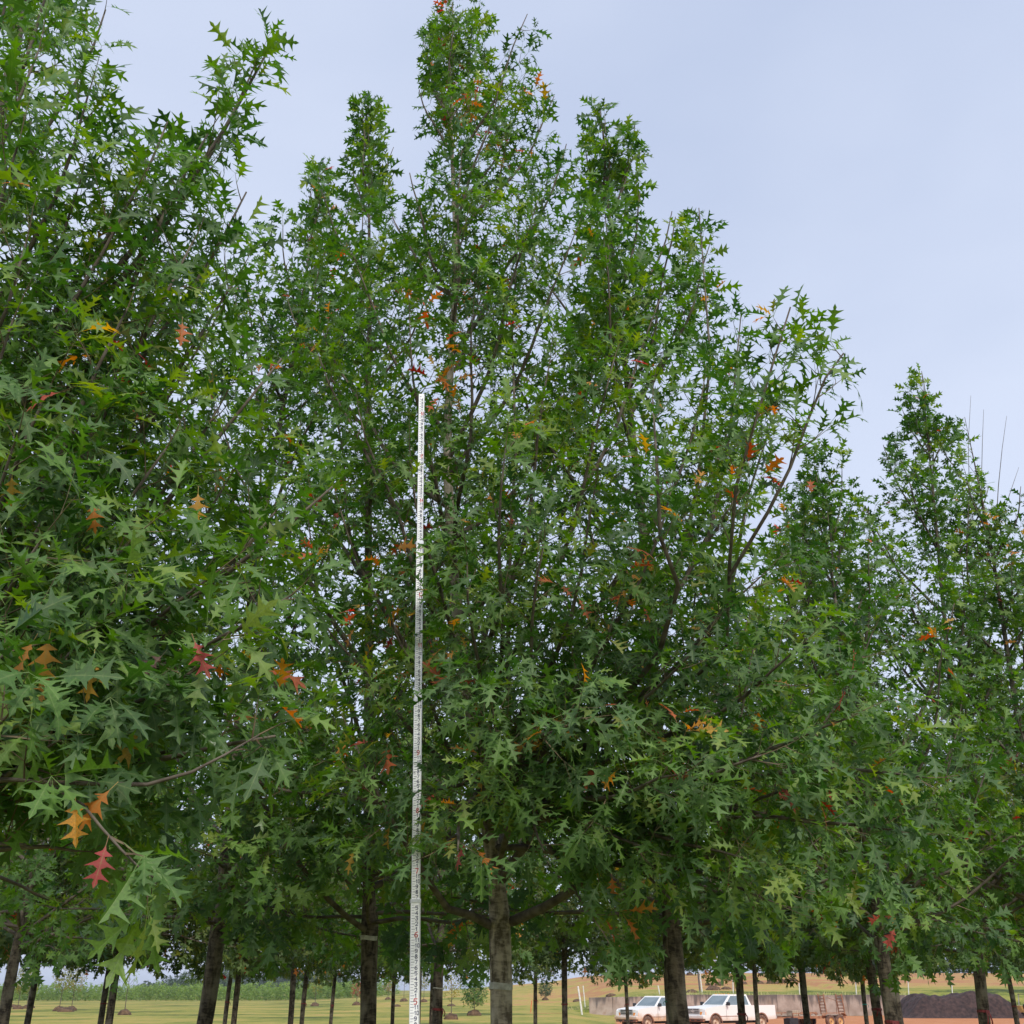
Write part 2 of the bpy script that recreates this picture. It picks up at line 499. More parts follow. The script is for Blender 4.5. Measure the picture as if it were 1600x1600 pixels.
def leaf_templates(lod):
    return [leaf_template(lod, 0.30, 0.22, 0.25, 1.0, 0.05), leaf_template(lod, 0.12, 0.34, -0.35, 0.86, -0.12),
            leaf_template(lod, 0.75, 0.12, 0.15, 0.92, 0.1), leaf_template(lod, -0.12, 0.55, 0.5, 1.05, 0.0)]


TPL = {k: leaf_templates(k) for k in (0, 1, 2)}
LEAF_MESH = {}
for lod in (0, 1):
    for k, (v, f) in enumerate(TPL[lod]):
        me = bpy.data.meshes.new('oak_leaf')
        me.from_pydata(v.tolist(), [], f.tolist())
        me.materials.append(M['leaf'])
        me.update()
        me.attributes.new('rib', 'FLOAT', 'POINT').data.foreach_set('value', rib_of(v))
        LEAF_MESH[(lod, k)] = me


def leaf_frames(arr):
    """arr: N x 11 -> rotation matrices whose columns are axis, side, normal"""
    a = arr[:, 3:6]
    n = arr[:, 6:9]
    a = a / np.linalg.norm(a, axis=1, keepdims=True)
    n = n - a * np.sum(a * n, axis=1, keepdims=True)
    n = n / np.maximum(1e-6, np.linalg.norm(n, axis=1, keepdims=True))
    s = np.cross(n, a)
    return np.stack([a, s, n], axis=2)


def foliage_mesh(name, arr, lod, mat):
    """join leaves (rows: position, axis, normal, size, tint) into one mesh"""
    R = leaf_frames(arr)
    Vs, Fs, Ts, Rs, base = [], [], [], [], 0
    for k in range(4):
        sel = np.arange(k, len(arr), 4)
        if len(sel) == 0: continue
        tv, tf = TPL[lod][k]
        vv = np.einsum('nij,vj->nvi', R[sel], tv) * arr[sel, 9][:, None, None] + arr[sel, 0:3][:, None, :]
        nv = len(tv)
        ff = tf[None, :, :] + (np.arange(len(sel)) * nv)[:, None, None] + base
        Vs.append(vv.reshape(-1, 3)); Fs.append(ff.reshape(-1, 3)); Ts.append(np.repeat(arr[sel, 10], nv)); Rs.append(np.tile(rib_of(tv), len(sel)))
        base += len(sel) * nv
    V = np.concatenate(Vs).astype(np.float32); F = np.concatenate(Fs).astype(np.int32); T = np.concatenate(Ts).astype(np.float32)
    me = bpy.data.meshes.new(name)
    me.vertices.add(len(V)); me.vertices.foreach_set('co', V.ravel())
    me.loops.add(F.size); me.loops.foreach_set('vertex_index', F.ravel())
    me.polygons.add(len(F))
    me.polygons.foreach_set('loop_start', np.arange(0, F.size, 3, dtype=np.int32))
    me.update(calc_edges=True)
    me.attributes.new('tint', 'FLOAT', 'POINT').data.foreach_set('value', T)
    if lod < 2: me.attributes.new('rib', 'FLOAT', 'POINT').data.foreach_set('value', np.concatenate(Rs))
    me.materials.append(mat)
    return me


# ------------------------------------------------------------------ branch growing
SKYLINE = [(-400, -400), (172, -100), (184, 70), (192, 190), (230, 180), (262, 172), (285, 200), (300, 210), (322, 172), (340, 145), (358, 66), (400, 34), (438, 42), (446, 350), (462, 350), (472, 400), (486, 250), (514, 248),
           (524, 360), (536, 330), (546, 262), (558, 152), (582, 138), (598, 195), (612, 270), (632, 320), (646, 260), (656, 120), (668, 20), (684, -12), (712, -8), (728, 55), (742, -5), (762, -2), (776, 90), (790, 130), (804, 40), (828, 10), (850, 34), (860, 120),
           (877, 158), (884, 215), (896, 330), (908, 330), (916, 190), (930, 148), (948, 172), (962, 240), (980, 190), (998, 192), (1006, 320), (1018, 420), (1032, 400), (1046, 325), (1070, 330), (1092, 306), (1116, 340), (1124, 450), (1136, 500),
           (1150, 470), (1164, 480), (1168, 620), (1180, 640), (1190, 520), (1208, 470), (1232, 455), (1258, 492), (1272, 540), (1284, 535), (1302, 532), (1328, 548), (1332, 690), (1338, 775), (1352, 800), (1364, 720), (1386, 694), (1400, 660), (1412, 600), (1436, 570),
           (1456, 615), (1470, 690), (1482, 660), (1500, 655), (1512, 740), (1530, 740), (1560, 790), (1580, 790), (1600, 755), (2400, 700)]
SIDE = [(-200, 170), (60, 188), (100, 190), (170, 200), (180, 398), (440, 398), (470, 360), (600, 400), (690, 470), (720, 545), (820, 500), (900, 490), (1010, 470), (1140, 460), (1200, 430), (1230, 300), (1400, 290), (1600, 120)]


def lerp_at(table, x):
    if x <= table[0][0]: return table[0][1]
    for (a, ya), (b, yb) in zip(table, table[1:]):
        if x <= b: return ya + (yb - ya) * (x - a) / (b - a)
    return table[-1][1]


def in_open_sky(p, r):
    """oak shoots stop at the crowns' real outline against the sky"""
    px, py, z = to_px(p)
    if z < 0.2: return False
    return py < lerp_at(SKYLINE, px) + r + 9 or (392 < px < 445 and 160 < py < 335)


def before_fork(p, r):
    px, py, z = to_px(p)
    return 655 + r < px < 925 + r and 1352 + r < py < 1600 and p.y < 6.7


def too_low(p, r):
    px, py, z = to_px(p)
    return (px < 130 and py > 1285 + r) or (px < 300 and py > 1440 + r)


def past_side(p, r):
    px, py, z = to_px(p)
    plume = 30 < py < 190 and px < 445 and px > 340 - (py - 30) * 0.2
    return px > lerp_at(SIDE, py) + r and not plume

class Grow:
    def __init__(s, seed, base, leaf=0.145, autumn=0.012, tone=0.0):
        s.rng = random.Random(seed)
        s.base = Vector(base)
        s.leaves = []
        s.twigs = ([], [])
        s.limbs = []                        # (verts, faces) each
        s.leaf, s.autumn, s.tone = leaf, autumn, tone
        s.cull = None

    @staticmethod
    def tube(store, pts, rad, n=5, cap=True):
        V, F = store
        b0 = len(V)
        m = len(pts)
        ref = Vector((0.3, 0.9, 0.1))
        for i, p in enumerate(pts):
            t = (pts[min(i + 1, m - 1)] - pts[max(i - 1, 0)])
            if t.length < 1e-6: t = Vector((0, 0, 1))
            t.normalize()
            u = t.cross(ref)
            if u.length < 0.05: u = t.cross(Vector((1, 0, 0)))
            u.normalize()
            w = t.cross(u)
            ref = w if i == 0 and False else ref
            r = rad[i]
            for k in range(n):
                a = 2 * math.pi * k / n
                V.append(p + u * (r * math.cos(a)) + w * (r * math.sin(a)))
        for i in range(m - 1):
            for k in range(n):
                k2 = (k + 1) % n
                F.append((b0 + i * n + k, b0 + i * n + k2, b0 + (i + 1) * n + k2, b0 + (i + 1) * n + k))
        if cap:
            F.append(tuple(b0 + (m - 1) * n + k for k in range(n)))

    def rvec(s, k=1.0):
        g = s.rng.gauss
        return Vector((g(0, k), g(0, k), g(0, k)))

    def put_leaf(s, p, axis, size, tint, droop):
        a = axis.normalized()
        a.z -= droop
        a += s.rvec(0.16)
        a.normalize()
        n = Vector((0, 0, 1)) * 0.9 + s.rvec(0.42)
        out = Vector((p.x, p.y, 0))
        if out.length > 0.1: n += out.normalized() * 0.55
        s.leaves.append((p.x, p.y, p.z, a.x, a.y, a.z, n.x, n.y, n.z, size, tint))

    def leafy(s, p0, d, length, r0, tint, droop, gap=0.042, whorl=4, lift=0.25, red=0.0):
        """a leafy twig: a thin tapering stem with spirally set leaves and a tuft at its tip"""
        rng = s.rng
        if s.cull and s.cull(s.base + p0 + d.normalized() * length * 1.1, rng.uniform(-16, 10)): return None
        n = 3 if length > 0.16 else 2
        pts, p, dd = [p0], p0.copy(), d.normalized()
        for i in range(n):
            dd = (dd + Vector((0, 0, lift / n)) + s.rvec(0.07)).normalized()
            p = p + dd * (length / n)
            pts.append(p)
        s.tube(s.twigs, pts, [r0 * (1 - 0.75 * i / n) for i in range(n + 1)], 3, False)
        cnt = max(1, int(length * 0.8 / gap))
        ang = rng.uniform(0, 6.28)
        for i in range(cnt):
            u = 0.2 + 0.8 * (i + rng.random()) / cnt
            f = u * n
            k = min(n - 1, int(f))
            q = pts[k].lerp(pts[k + 1], f - k)
            t = (pts[k + 1] - pts[k]).normalized()
            ang += 2.4 + rng.uniform(-0.5, 0.5)
            s.side_leaf(q, t, ang, rng.uniform(0.75, 1.25), tint, droop, red)
        for i in range(whorl):
            ang += 1.3 + rng.uniform(-0.4, 0.4)
            s.side_leaf(pts[-1], dd, ang, rng.uniform(0.35, 0.95), tint, droop, red)
        return pts

    def side_leaf(s, q, t, ang, open_, tint, droop, red):
        rng = s.rng
        u = t.cross(Vector((0.31, 0.2, 0.93)))
        if u.length < 0.1: u = t.cross(Vector((1, 0, 0)))
        u.normalize()
        w = t.cross(u)
        side = u * math.cos(ang) + w * math.sin(ang)
        ax = t * math.cos(open_) + side * math.sin(open_)
        tt = min(0.885, max(0.0, tint + rng.gauss(0, 0.13)))
        if rng.random() < s.autumn * 0.22 + red:
            tt = rng.choice((0.905, 0.93, 0.945, 0.95, 0.96, 0.975, 0.985))
        s.put_leaf(q, ax, s.leaf * rng.uniform(0.52, 1.18), tt, droop * rng.uniform(0.4, 1.3))

    def shoot(s, p0, d, length, r0, droop, twig_gap=0.13, twig_len=(0.10, 0.26), lift=0.35, tint=None, gap=0.05):
        rng = s.rng
        tint = rng.uniform(0.12, 0.78) + s.tone if tint is None else tint
        red = 0.35 if rng.random() < s.autumn * 1.6 else 0.0
        pts = s.leafy(p0, d, length, r0, tint, droop, gap, 5, lift, red)
        if pts is None:
            length *= 0.5
            pts = s.leafy(p0, d, length, r0, tint, droop, gap, 5, lift, red)
            if pts is None: return
        nt = int(length / twig_gap)
        m = len(pts) - 1
        sd = rng.uniform(0, 6.28)
        for i in range(nt):
            u = 0.12 + 0.8 * (i + rng.random() * 0.7) / max(1, nt)
            f = u * m
            k = min(m - 1, int(f))
            q = pts[k].lerp(pts[k + 1], f - k)
            t = (pts[k + 1] - pts[k]).normalized()
            sd += 2.4
            a = t.cross(Vector((0.2, 0.1, 0.97)))
            if a.length < 0.1: a = Vector((1, 0, 0))
            a.normalize()
            b = t.cross(a)
            dirn = t * 0.72 + (a * math.cos(sd) + b * math.sin(sd)) * 0.7
            s.leafy(q, dirn, rng.uniform(*twig_len) * (1.15 - 0.5 * u), r0 * 0.55, tint + rng.uniform(-0.08, 0.08), droop, gap, 3, lift * 0.6, red * 0.6)

    def limb_path(s, a, b, bow=0.0, n=9, wob=0.035):
        """an oak limb: leaves the trunk outward, then turns up towards its tip"""
        d = b - a
        hor = Vector((d.x, d.y, 0))
        L = d.length
        c1 = a + hor * 0.38 + Vector((0, 0, d.z * (0.20 - bow)))
        c2 = a + hor * 0.80 + Vector((0, 0, d.z * (0.62 - bow * 0.6)))
        pts = []
        ph, ph2 = s.rng.uniform(0, 6), s.rng.uniform(0, 6)
        for i in range(n + 1):
            t = i / n
            q = a * (1 - t) ** 3 + c1 * 3 * t * (1 - t) ** 2 + c2 * 3 * t * t * (1 - t) + b * t ** 3
            k = math.sin(math.pi * t) * wob * L
            q += Vector((math.sin(t * 7 + ph) * k * 0.6, math.cos(t * 6 + ph2) * k * 0.6, math.sin(t * 9 + ph2) * k * 0.5))
            pts.append(q)
        return pts

    def leafy_limb(s, pts, r0, start=0.22, gap=0.125, shoot_len=(0.25, 0.75), droop=0.4, r1=0.004, sides=6, lift=0.35, twig_gap=0.13, leaf_gap=0.05, own=True):
        rng = s.rng
        m = len(pts) - 1
        store = ([], [])
        rad = [r0 * (1 - (i / m)) ** 0.85 + r1 for i in range(m + 1)]
        s.tube(store, pts, rad, sides)
        if own: s.limbs.append(store)
        L = sum((pts[i + 1] - pts[i]).length for i in range(m))
        n = max(2, int(L * (1 - start) / gap))
        sd = rng.uniform(0, 6.28)
        for i in range(n):
            u = start + (1 - start) * (i + rng.random() * 0.8) / n
            f = u * m
            k = min(m - 1, int(f))
            q = pts[k].lerp(pts[k + 1], f - k)
            t = (pts[k + 1] - pts[k]).normalized()
            sd += 2.4 + rng.uniform(-0.3, 0.3)
            a = t.cross(Vector((0.1, 0.2, 0.97)))
            if a.length < 0.1: a = Vector((1, 0, 0))
            a.normalize()
            b = t.cross(a)
            sp = rng.uniform(0.65, 1.05)
            dirn = t * math.cos(sp) + (a * math.cos(sd) + b * math.sin(sd)) * math.sin(sp) + Vector((0, 0, 0.12))
            ln = shoot_len[0] + (shoot_len[1] - shoot_len[0]) * (1 - u) ** 0.8
            s.shoot(q, dirn, ln * rng.uniform(0.7, 1.2), 0.0035 + 0.002 * (1 - u), droop, twig_gap, lift=lift, gap=leaf_gap)
        tip = (pts[-1] - pts[-2]).normalized()
        s.shoot(pts[-1], tip, 0.22, 0.0035, droop * 0.7, twig_gap, lift=lift, gap=leaf_gap)


def trunk_mesh(rng, path, rad, n=14, knob=()):
    """tapered trunk with slight unevenness and a root flare; path in local coordinates"""
    V, F = [], []
    m = len(path)
    ph = [rng.uniform(0, 6.28) for _ in range(6)]
    for i, p in enumerate(path):
        t = (path[min(i + 1, m - 1)] - path[max(i - 1, 0)]).normalized()
        u = t.cross(Vector((0, 1, 0))).normalized()
        w = t.cross(u)
        for k in range(n):
            a = 2 * math.pi * k / n
            r = rad[i] * (1 + 0.045 * math.sin(2 * a + ph[0] + p.z * 2.1) + 0.035 * math.sin(3 * a + ph[1] - p.z * 4.3) + 0.02 * math.sin(9 * p.z + ph[2]))
            d = u * math.cos(a) + w * math.sin(a)
            for kz, kd, kr, ks in knob:
                q = (p.z - kz) / ks
                c = max(0.0, d.x * math.cos(kd) + d.y * math.sin(kd))
                r += kr * math.exp(-q * q) * c ** 3
            V.append(p + d * r)
    for i in range(m - 1):
        for k in range(n):
            k2 = (k + 1) % n
            F.append((i * n + k, i * n + k2, (i + 1) * n + k2, (i + 1) * n + k))
    F.append(tuple((m - 1) * n + k for k in range(n)))
    return V, F


def resample(pts, n):
    L = [0.0]
    for i in range(1, len(pts)): L.append(L[-1] + (pts[i] - pts[i - 1]).length)
    out = []
    for j in range(n + 1):
        d = L[-1] * (j / n)
        k = 1
        while k < len(pts) - 1 and L[k] < d: k += 1
        f = (d - L[k - 1]) / max(1e-6, L[k] - L[k - 1])
        p0, p1, p2, p3 = pts[max(0, k - 2)], pts[k - 1], pts[k], pts[min(len(pts) - 1, k + 1)]
        out.append(0.5 * ((2 * p1) + (p2 - p0) * f + (2 * p0 - 5 * p1 + 4 * p2 - p3) * f * f + (3 * p1 - p0 - 3 * p2 + p3) * f ** 3))
    return out


def at_height(path, z):
    for i in range(len(path) - 1):
        if path[i].z <= z <= path[i + 1].z:
            f = (z - path[i].z) / max(1e-6, path[i + 1].z - path[i].z)
            return path[i].lerp(path[i + 1], f)
    return path[-1].copy()


def profile(t):
    pts = [(0, 0.70), (0.10, 0.95), (0.25, 1.0), (0.45, 0.86), (0.65, 0.60), (0.85, 0.30), (1.0, 0.06)]
    for (a, ra), (b, rb) in zip(pts, pts[1:]):
        if t <= b: return ra + (rb - ra) * (t - a) / (b - a)
    return 0.05


def grow_oak(seed, base, H, dia, Rmax, n_rand=30, tips=(), top=None, leader=(), lod=1, leaf=0.145, gap=0.125, tone=0.0, autumn=0.012,
             clear=1.95, mat='leaf', bark='bark', knob=(), forward=0.0, extra=(), bare=(), leaf_gap=0.05, twig_gap=0.13, avoid=None, cull=in_open_sky, start=None, low=4, lift0=0.0):
    """returns a Grow with trunk path, limbs and leaves in coordinates local to the base"""
    g = Grow(seed, base, leaf, autumn, tone)
    g.cull = cull
    rng = g.rng
    B = g.base
    if leader:
        path = [Vector((0, 0, -0.05))] + [p - B for p in leader]
    else:
        topv = (top - B) if top is not None else Vector((rng.uniform(-0.25, 0.25), rng.uniform(-0.25, 0.25), H))
        path = [Vector((0, 0, -0.05)), Vector((rng.uniform(-0.02, 0.02), 0, 1.0)), Vector((topv.x * 0.1, topv.y * 0.1, 2.0)),
                Vector((topv.x * 0.35 + rng.uniform(-0.1, 0.1), topv.y * 0.35, H * 0.5)), Vector((topv.x * 0.75, topv.y * 0.75, H * 0.78)), topv]
    path = resample(path, 44)
    top_z = path[-1].z
    rad = []
    for p in path:
        r = dia / 2
        if p.z < 0.3: r *= 1 + 0.8 * (1 - max(0, p.z) / 0.3) ** 2
        if p.z > clear: r *= max(0.02, 1 - 0.22 * smooth(clear, clear + 0.3, p.z)) * max(0.035, 1 - (p.z - clear) / (top_z - clear)) ** 0.8
        rad.append(r)
    g.path, g.rad = path, rad
    g.trunk = trunk_mesh(rng, path, rad, 18 if lod < 2 else 10, knob)

    def radius_at(z):
        i = min(range(len(path)), key=lambda k: abs(path[k].z - z))
        return rad[i]

    def add_limb(tip, r=None, **kw):
        ax = at_height(path, min(tip.z, top_z * 0.9))
        hr = math.hypot(tip.x - ax.x, tip.y - ax.y)
        rel = max(0.0, min(1.0, (tip.z - clear) / (top_z - clear)))
        z0 = tip.z - hr * (0.75 + 1.1 * rel) - 0.15
        z0 = min(max(z0, clear + lift0 + rng.uniform(0, 0.5)), top_z * 0.86)
        a = at_height(path, z0)
        L = (tip - a).length
        rr = min(radius_at(z0) * 0.62, 0.0072 * L + 0.003)
        droop = 0.62 - 0.42 * rel
        pts = g.limb_path(a, tip, bow=rng.uniform(-0.08, 0.1))
        kw.setdefault('start', start if start is not None else (0.30 - 0.16 * rel if L > 1.2 else 0.2))
        g.leafy_limb(pts, rr, gap=gap, shoot_len=(0.20, 0.34 + 0.17 * L), droop=droop, sides=6 if lod == 0 else 4, lift=0.15 + 0.35 * rel,
                     leaf_gap=leaf_gap, twig_gap=twig_gap, **kw)

    for t in tips:
        add_limb(t - B)
    ang = rng.uniform(0, 6.28)
    for i in range(n_rand):
        t = (i + rng.random()) / n_rand
        z = clear + 0.35 + (top_z - clear - 0.5) * t ** 1.05
        ang += 2.399 + rng.uniform(-0.25, 0.25)
        R = Rmax * profile(t) * rng.uniform(0.72, 1.1)
        c = at_height(path, min(z, top_z))
        tip = Vector((c.x + R * math.cos(ang), c.y + R * math.sin(ang), z + rng.uniform(-0.1, 0.35)))
        if avoid and avoid(tip + B): continue
        if cull and cull(tip + B, 0): continue
        add_limb(tip)
    for i in range(low):                                   # low spreading limbs whose ends hang
        ang += 2.399
        R = Rmax * rng.uniform(0.55, 0.95)
        tip = Vector((R * math.cos(ang), R * math.sin(ang), clear + rng.uniform(0.0, 0.4)))
        if avoid and avoid(tip + B): continue
        add_limb(tip)
    # leafy leader
    i0 = next(k for k in range(len(path)) if path[k].z > top_z * 0.62)
    g.leafy_limb(path[i0:], 0.001, start=0.0, gap=gap * 0.8, shoot_len=(0.2, 0.45), droop=0.15, r1=0.002, lift=0.5, leaf_gap=leaf_gap, twig_gap=twig_gap, own=False)
    for pts, r0, kw in extra:
        g.leafy_limb([p - B for p in pts], r0, sides=7 if lod == 0 else 4, leaf_gap=leaf_gap, twig_gap=twig_gap, **kw)
    for pts in bare:
        store = ([], [])
        q = [p - B for p in pts]
        g.tube(store, q, [0.007 * (1 - 0.7 * k / (len(q) - 1)) for k in range(len(q))], 5)
        g.limbs.append(store)
    g.lod, g.mat, g.bark = lod, mat, bark
    return g


def ring_mesh(g, z, h, out=0.004, n=14, name='tape_band', mat=None, parent=None):
    i = min(range(len(g.path)), key=lambda k: abs(g.path[k].z - z))
    r = g.rad[i] * 1.075 + out
    c = at_height(g.path, z)
    V, F = [], []
    for j in range(n):
        a = 2 * math.pi * j / n
        for zz, rr in ((-h / 2, r - 0.006), (-h / 2, r), (h / 2, r), (h / 2, r - 0.006)):
            V.append((c.x + rr * math.cos(a), c.y + rr * math.sin(a), c.z + zz + 0.004 * math.sin(a * 2)))
    for j in range(n):
        k = (j + 1) % n
        for q in range(4):
            F.append((j * 4 + q, k * 4 + q, k * 4 + (q + 1) % 4, j * 4 + (q + 1) % 4))
    return mesh_obj(name, V, F, mat, parent)


def ribbon(g, z, mat, parent, rng, tail=0.09):
    o = ring_mesh(g, z, 0.026, 0.003, 12, 'ribbon', mat, parent)
    i = min(range(len(g.path)), key=lambda k: abs(g.path[k].z - z))
    c = at_height(g.path, z)
    a = rng.uniform(-2.6, -0.5)
    d = Vector((math.cos(a), math.sin(a), 0))
    s_ = Vector((-d.y, d.x, 0))
    r = g.rad[i] * 1.08
    V, F = [], []
    for q, sg in enumerate((-1, 1)):
        b = len(V)
        for k in range(4):
            t = k / 3
            p = c + d * (r + 0.012 + 0.03 * math.sin(t * 3)) + s_ * (sg * (0.006 + 0.025 * t)) + Vector((0, 0, 0.01 - tail * t))
            V += [p - s_ * 0.008, p + s_ * 0.008, p + s_ * 0.008 + d * 0.003, p - s_ * 0.008 + d * 0.003]
        for k in range(3):
            for e in range(4):
                F.append((b + k * 4 + e, b + k * 4 + (e + 1) % 4, b + k * 4 + 4 + (e + 1) % 4, b + k * 4 + 4 + e))
    mesh_obj('ribbon_tail', V, F, mat, o)
    return o


def plant_oak(g, name, label, group='oaks standing in the nursery rows', n_single=300, limbs_split=True):
    root = empty(name, g.base)
    tag(root, label, 'tree', group)
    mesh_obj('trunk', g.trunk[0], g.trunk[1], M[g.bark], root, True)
    if limbs_split:
        for V, F in g.limbs:
            mesh_obj('limb', V, F, M['limb'], root, True)
    else:
        b = MB()
        for V, F in g.limbs: b.poly(V, F)
        tag(b.build('limbs', M['limb'], root, smooth_shade=True), kind='stuff')
    tag(mesh_obj('twigs', g.twigs[0], g.twigs[1], M['twig'], root), kind='stuff')
    arr = np.array(g.leaves, dtype=np.float32)
    if n_single:
        # the leaves that show largest: in the frame, nearest to the viewer
        w = arr[:, 0:3] + np.array(g.base, dtype=np.float32)[None, :] - np.array(EYE, dtype=np.float32)[None, :]
        z = w[:, 1] * CT + w[:, 2] * ST
        zz = np.maximum(z, 0.2)
        px = 800 + 1600 * w[:, 0] / zz
        py = 800 - 1600 * (-w[:, 1] * ST + w[:, 2] * CT) / zz
        inside = (z > 0.3) & (px > 5) & (px < 1595) & (py > 5) & (py < 1595)
        score = np.where(inside, np.linalg.norm(w, axis=1) / arr[:, 9], 1e9)
        order = np.argsort(score, kind='stable')
        k = int(min(n_single, inside.sum()))
        pick, rest = order[:k], np.sort(order[k:])
        R = leaf_frames(arr)
        for q, i in enumerate(pick):
            o = bpy.data.objects.new('leaf', LEAF_MESH[(0 if g.lod == 0 else 1, int(i) % 4)])
            COL.objects.link(o)
            o.parent = root
            mw = Matrix(R[i].tolist()).to_4x4()
            sz = float(arr[i, 9])
            mw = Matrix.Translation(Vector(arr[i, 0:3].tolist())) @ mw @ Matrix.Scale(sz, 4)
            o.matrix_local = mw
            o['leaf_tint'] = float(arr[i, 10])
        arr = arr[rest]
    me = foliage_mesh('foliage', arr, g.lod, M[g.mat])
    tag(inst('foliage', me, root), kind='stuff')
    return root


def base_at(px, Y, z=0.0):
    return Vector(((px - 800) / 1768 * Y, Y, z))


rng0 = random.Random(11)

# ------------------------------------------------------------------ the measured oak in the middle
Y0 = 6.6
mb = base_at(785, Y0)
leader = [P(783, 1600, Y0), P(782, 1500, Y0), P(779, 1400, Y0), P(765, 1300, Y0), P(742, 1150, Y0 + 0.05), P(722, 1020, Y0 + 0.1),
          P(705, 850, Y0 + 0.1), P(700, 650, Y0 + 0.05), P(712, 420, Y0), P(705, 200, Y0), P(702, 15, Y0)]
T = lambda L: [P(*a) for a in L]
main_tips = T([(748, 12, 6.9), (824, 22, 6.3), (866, 150, 6.8), (655, 140, 6.5), (660, 60, 6.8), (885, 225, 6.2), (780, 130, 6.2), (640, 270, 6.2), (610, 330, 6.9),
               (900, 360, 6.0), (835, 330, 5.8), (720, 260, 5.9), (560, 420, 6.3), (640, 500, 5.7), (740, 480, 5.6),
               (1030, 470, 6.2), (1100, 600, 5.9), (960, 560, 5.5), (860, 560, 5.4), (560, 640, 5.8), (500, 560, 6.4),
               (1160, 760, 5.6), (1050, 760, 5.2), (930, 760, 5.0), (790, 700, 5.0), (640, 700, 5.8), (530, 790, 5.9), (850, 850, 4.9), (1190, 900, 5.2), (960, 960, 4.9),
               (1090, 1010, 4.9), (1250, 1010, 5.0), (600, 930, 5.9), (500, 960, 6.2), (730, 880, 5.1), (1330, 1120, 5.0), (1190, 1180, 4.8), (1060, 1210, 4.8), (900, 1120, 4.7), (770, 1110, 4.9),
               (600, 1120, 5.8), (540, 1200, 6.0), (1410, 1300, 5.1), (1450, 1215, 5.0), (1290, 1290, 5.1), (1160, 1340, 5.2), (1020, 1330, 5.3), (850, 1330, 5.3),
               (715, 1330, 5.0), (600, 1290, 6.0), (1210, 1410, 5.4), (930, 1440, 5.6), (1080, 1440, 5.6)])
front_shoot = [P(905, 1180, 6.2), P(960, 1110, 5.7), P(1030, 1020, 5.2), P(1060, 915, 4.8), P(1032, 840, 4.6), P(1026, 720, 4.5), P(1020, 625, 4.5)]
spray_a = [P(905, 1180, 6.2), P(985, 1110, 5.95), P(1080, 1065, 5.6), P(1135, 1010, 5.2), P(1140, 880, 4.7), P(1150, 760, 4.4), P(1180, 660, 4.3), P(1210, 560, 4.25), P(1235, 480, 4.2)]
spray_b = [P(1140, 900, 4.75), P(1200, 800, 4.5), P(1235, 730, 4.4), P(1265, 650, 4.35), P(1290, 590, 4.3), P(1318, 552, 4.3)]
right_limb = [P(800, 1440, 6.6), P(850, 1418, 6.4), P(905, 1385, 6.2), P(950, 1330, 6.0), P(1040, 1290, 5.8), P(1180, 1250, 5.6), P(1300, 1210, 5.4)]
left_limb = [P(765, 1445, 6.6), P(735, 1430, 6.4), P(700, 1420, 6.3), P(675, 1385, 6.1), P(640, 1330, 6.0), P(590, 1240, 5.9), P(540, 1130, 5.9)]
big_right = [P(772, 1390, 6.6), P(815, 1330, 6.5), P(860, 1240, 6.35), P(905, 1180, 6.2), P(980, 1080, 6.1), P(1050, 940, 6.1), P(1090, 760, 6.2), P(1110, 560, 6.4), P(1092, 325, 6.5)]
upright = [P(775, 1360, 6.6), P(797, 1290, 6.1), P(795, 1150, 6.0), P(794, 1000, 6.0), P(797, 860, 6.0), P(806, 700, 6.1), P(800, 520, 6.2), P(812, 330, 6.3)]
slant = [P(735, 1110, 6.6), P(760, 980, 6.8), P(850, 780, 6.9), P(905, 640, 6.9), P(960, 480, 6.9), P(945, 330, 7.0)]
far_right = [P(1050, 940, 6.1), P(1110, 830, 6.1), P(1140, 680, 6.1), P(1158, 490, 6.2)]
kw = lambda **k: dict(dict(start=0.3, gap=0.12, shoot_len=(0.2, 0.6), droop=0.4), **k)
main_extra = [(front_shoot, 0.016, kw(start=0.5, gap=0.09, shoot_len=(0.10, 0.22), droop=0.2)), (spray_a, 0.009, kw(start=0.52, gap=0.10, shoot_len=(0.14, 0.34), droop=0.25)),
              (spray_b, 0.006, kw(start=0.25, gap=0.10, shoot_len=(0.12, 0.34), droop=0.25)), (right_limb, 0.028, kw(start=0.45)), (left_limb, 0.025, kw(start=0.5)),
              (big_right, 0.029, kw(start=0.42, droop=0.25)), (upright, 0.017, kw(start=0.42, droop=0.3)), (slant, 0.02, kw(start=0.4, droop=0.25)), (far_right, 0.013, kw(start=0.2, droop=0.2))]
g = grow_oak(5, mb, 10, 0.124, 2.0, n_rand=16, tips=main_tips, leader=leader, lod=0, leaf=0.138, extra=main_extra, autumn=0.032, bark='bark_main', gap=0.15,
             avoid=lambda p: p.y < 6.3, leaf_gap=0.052, twig_gap=0.15, low=0, lift0=0.38, cull=lambda p, r: in_open_sky(p, r) or before_fork(p, r))
oak = plant_oak(g, 'oak_tree', 'tall grey-trunked oak right behind the white measuring rod, forking into two low limbs')
ring_mesh(g, P(783, 1541, Y0).z, 0.036, 0.002, name='tape_band', mat=M['white_tape'], parent=oak)
print('main', len(g.leaves))

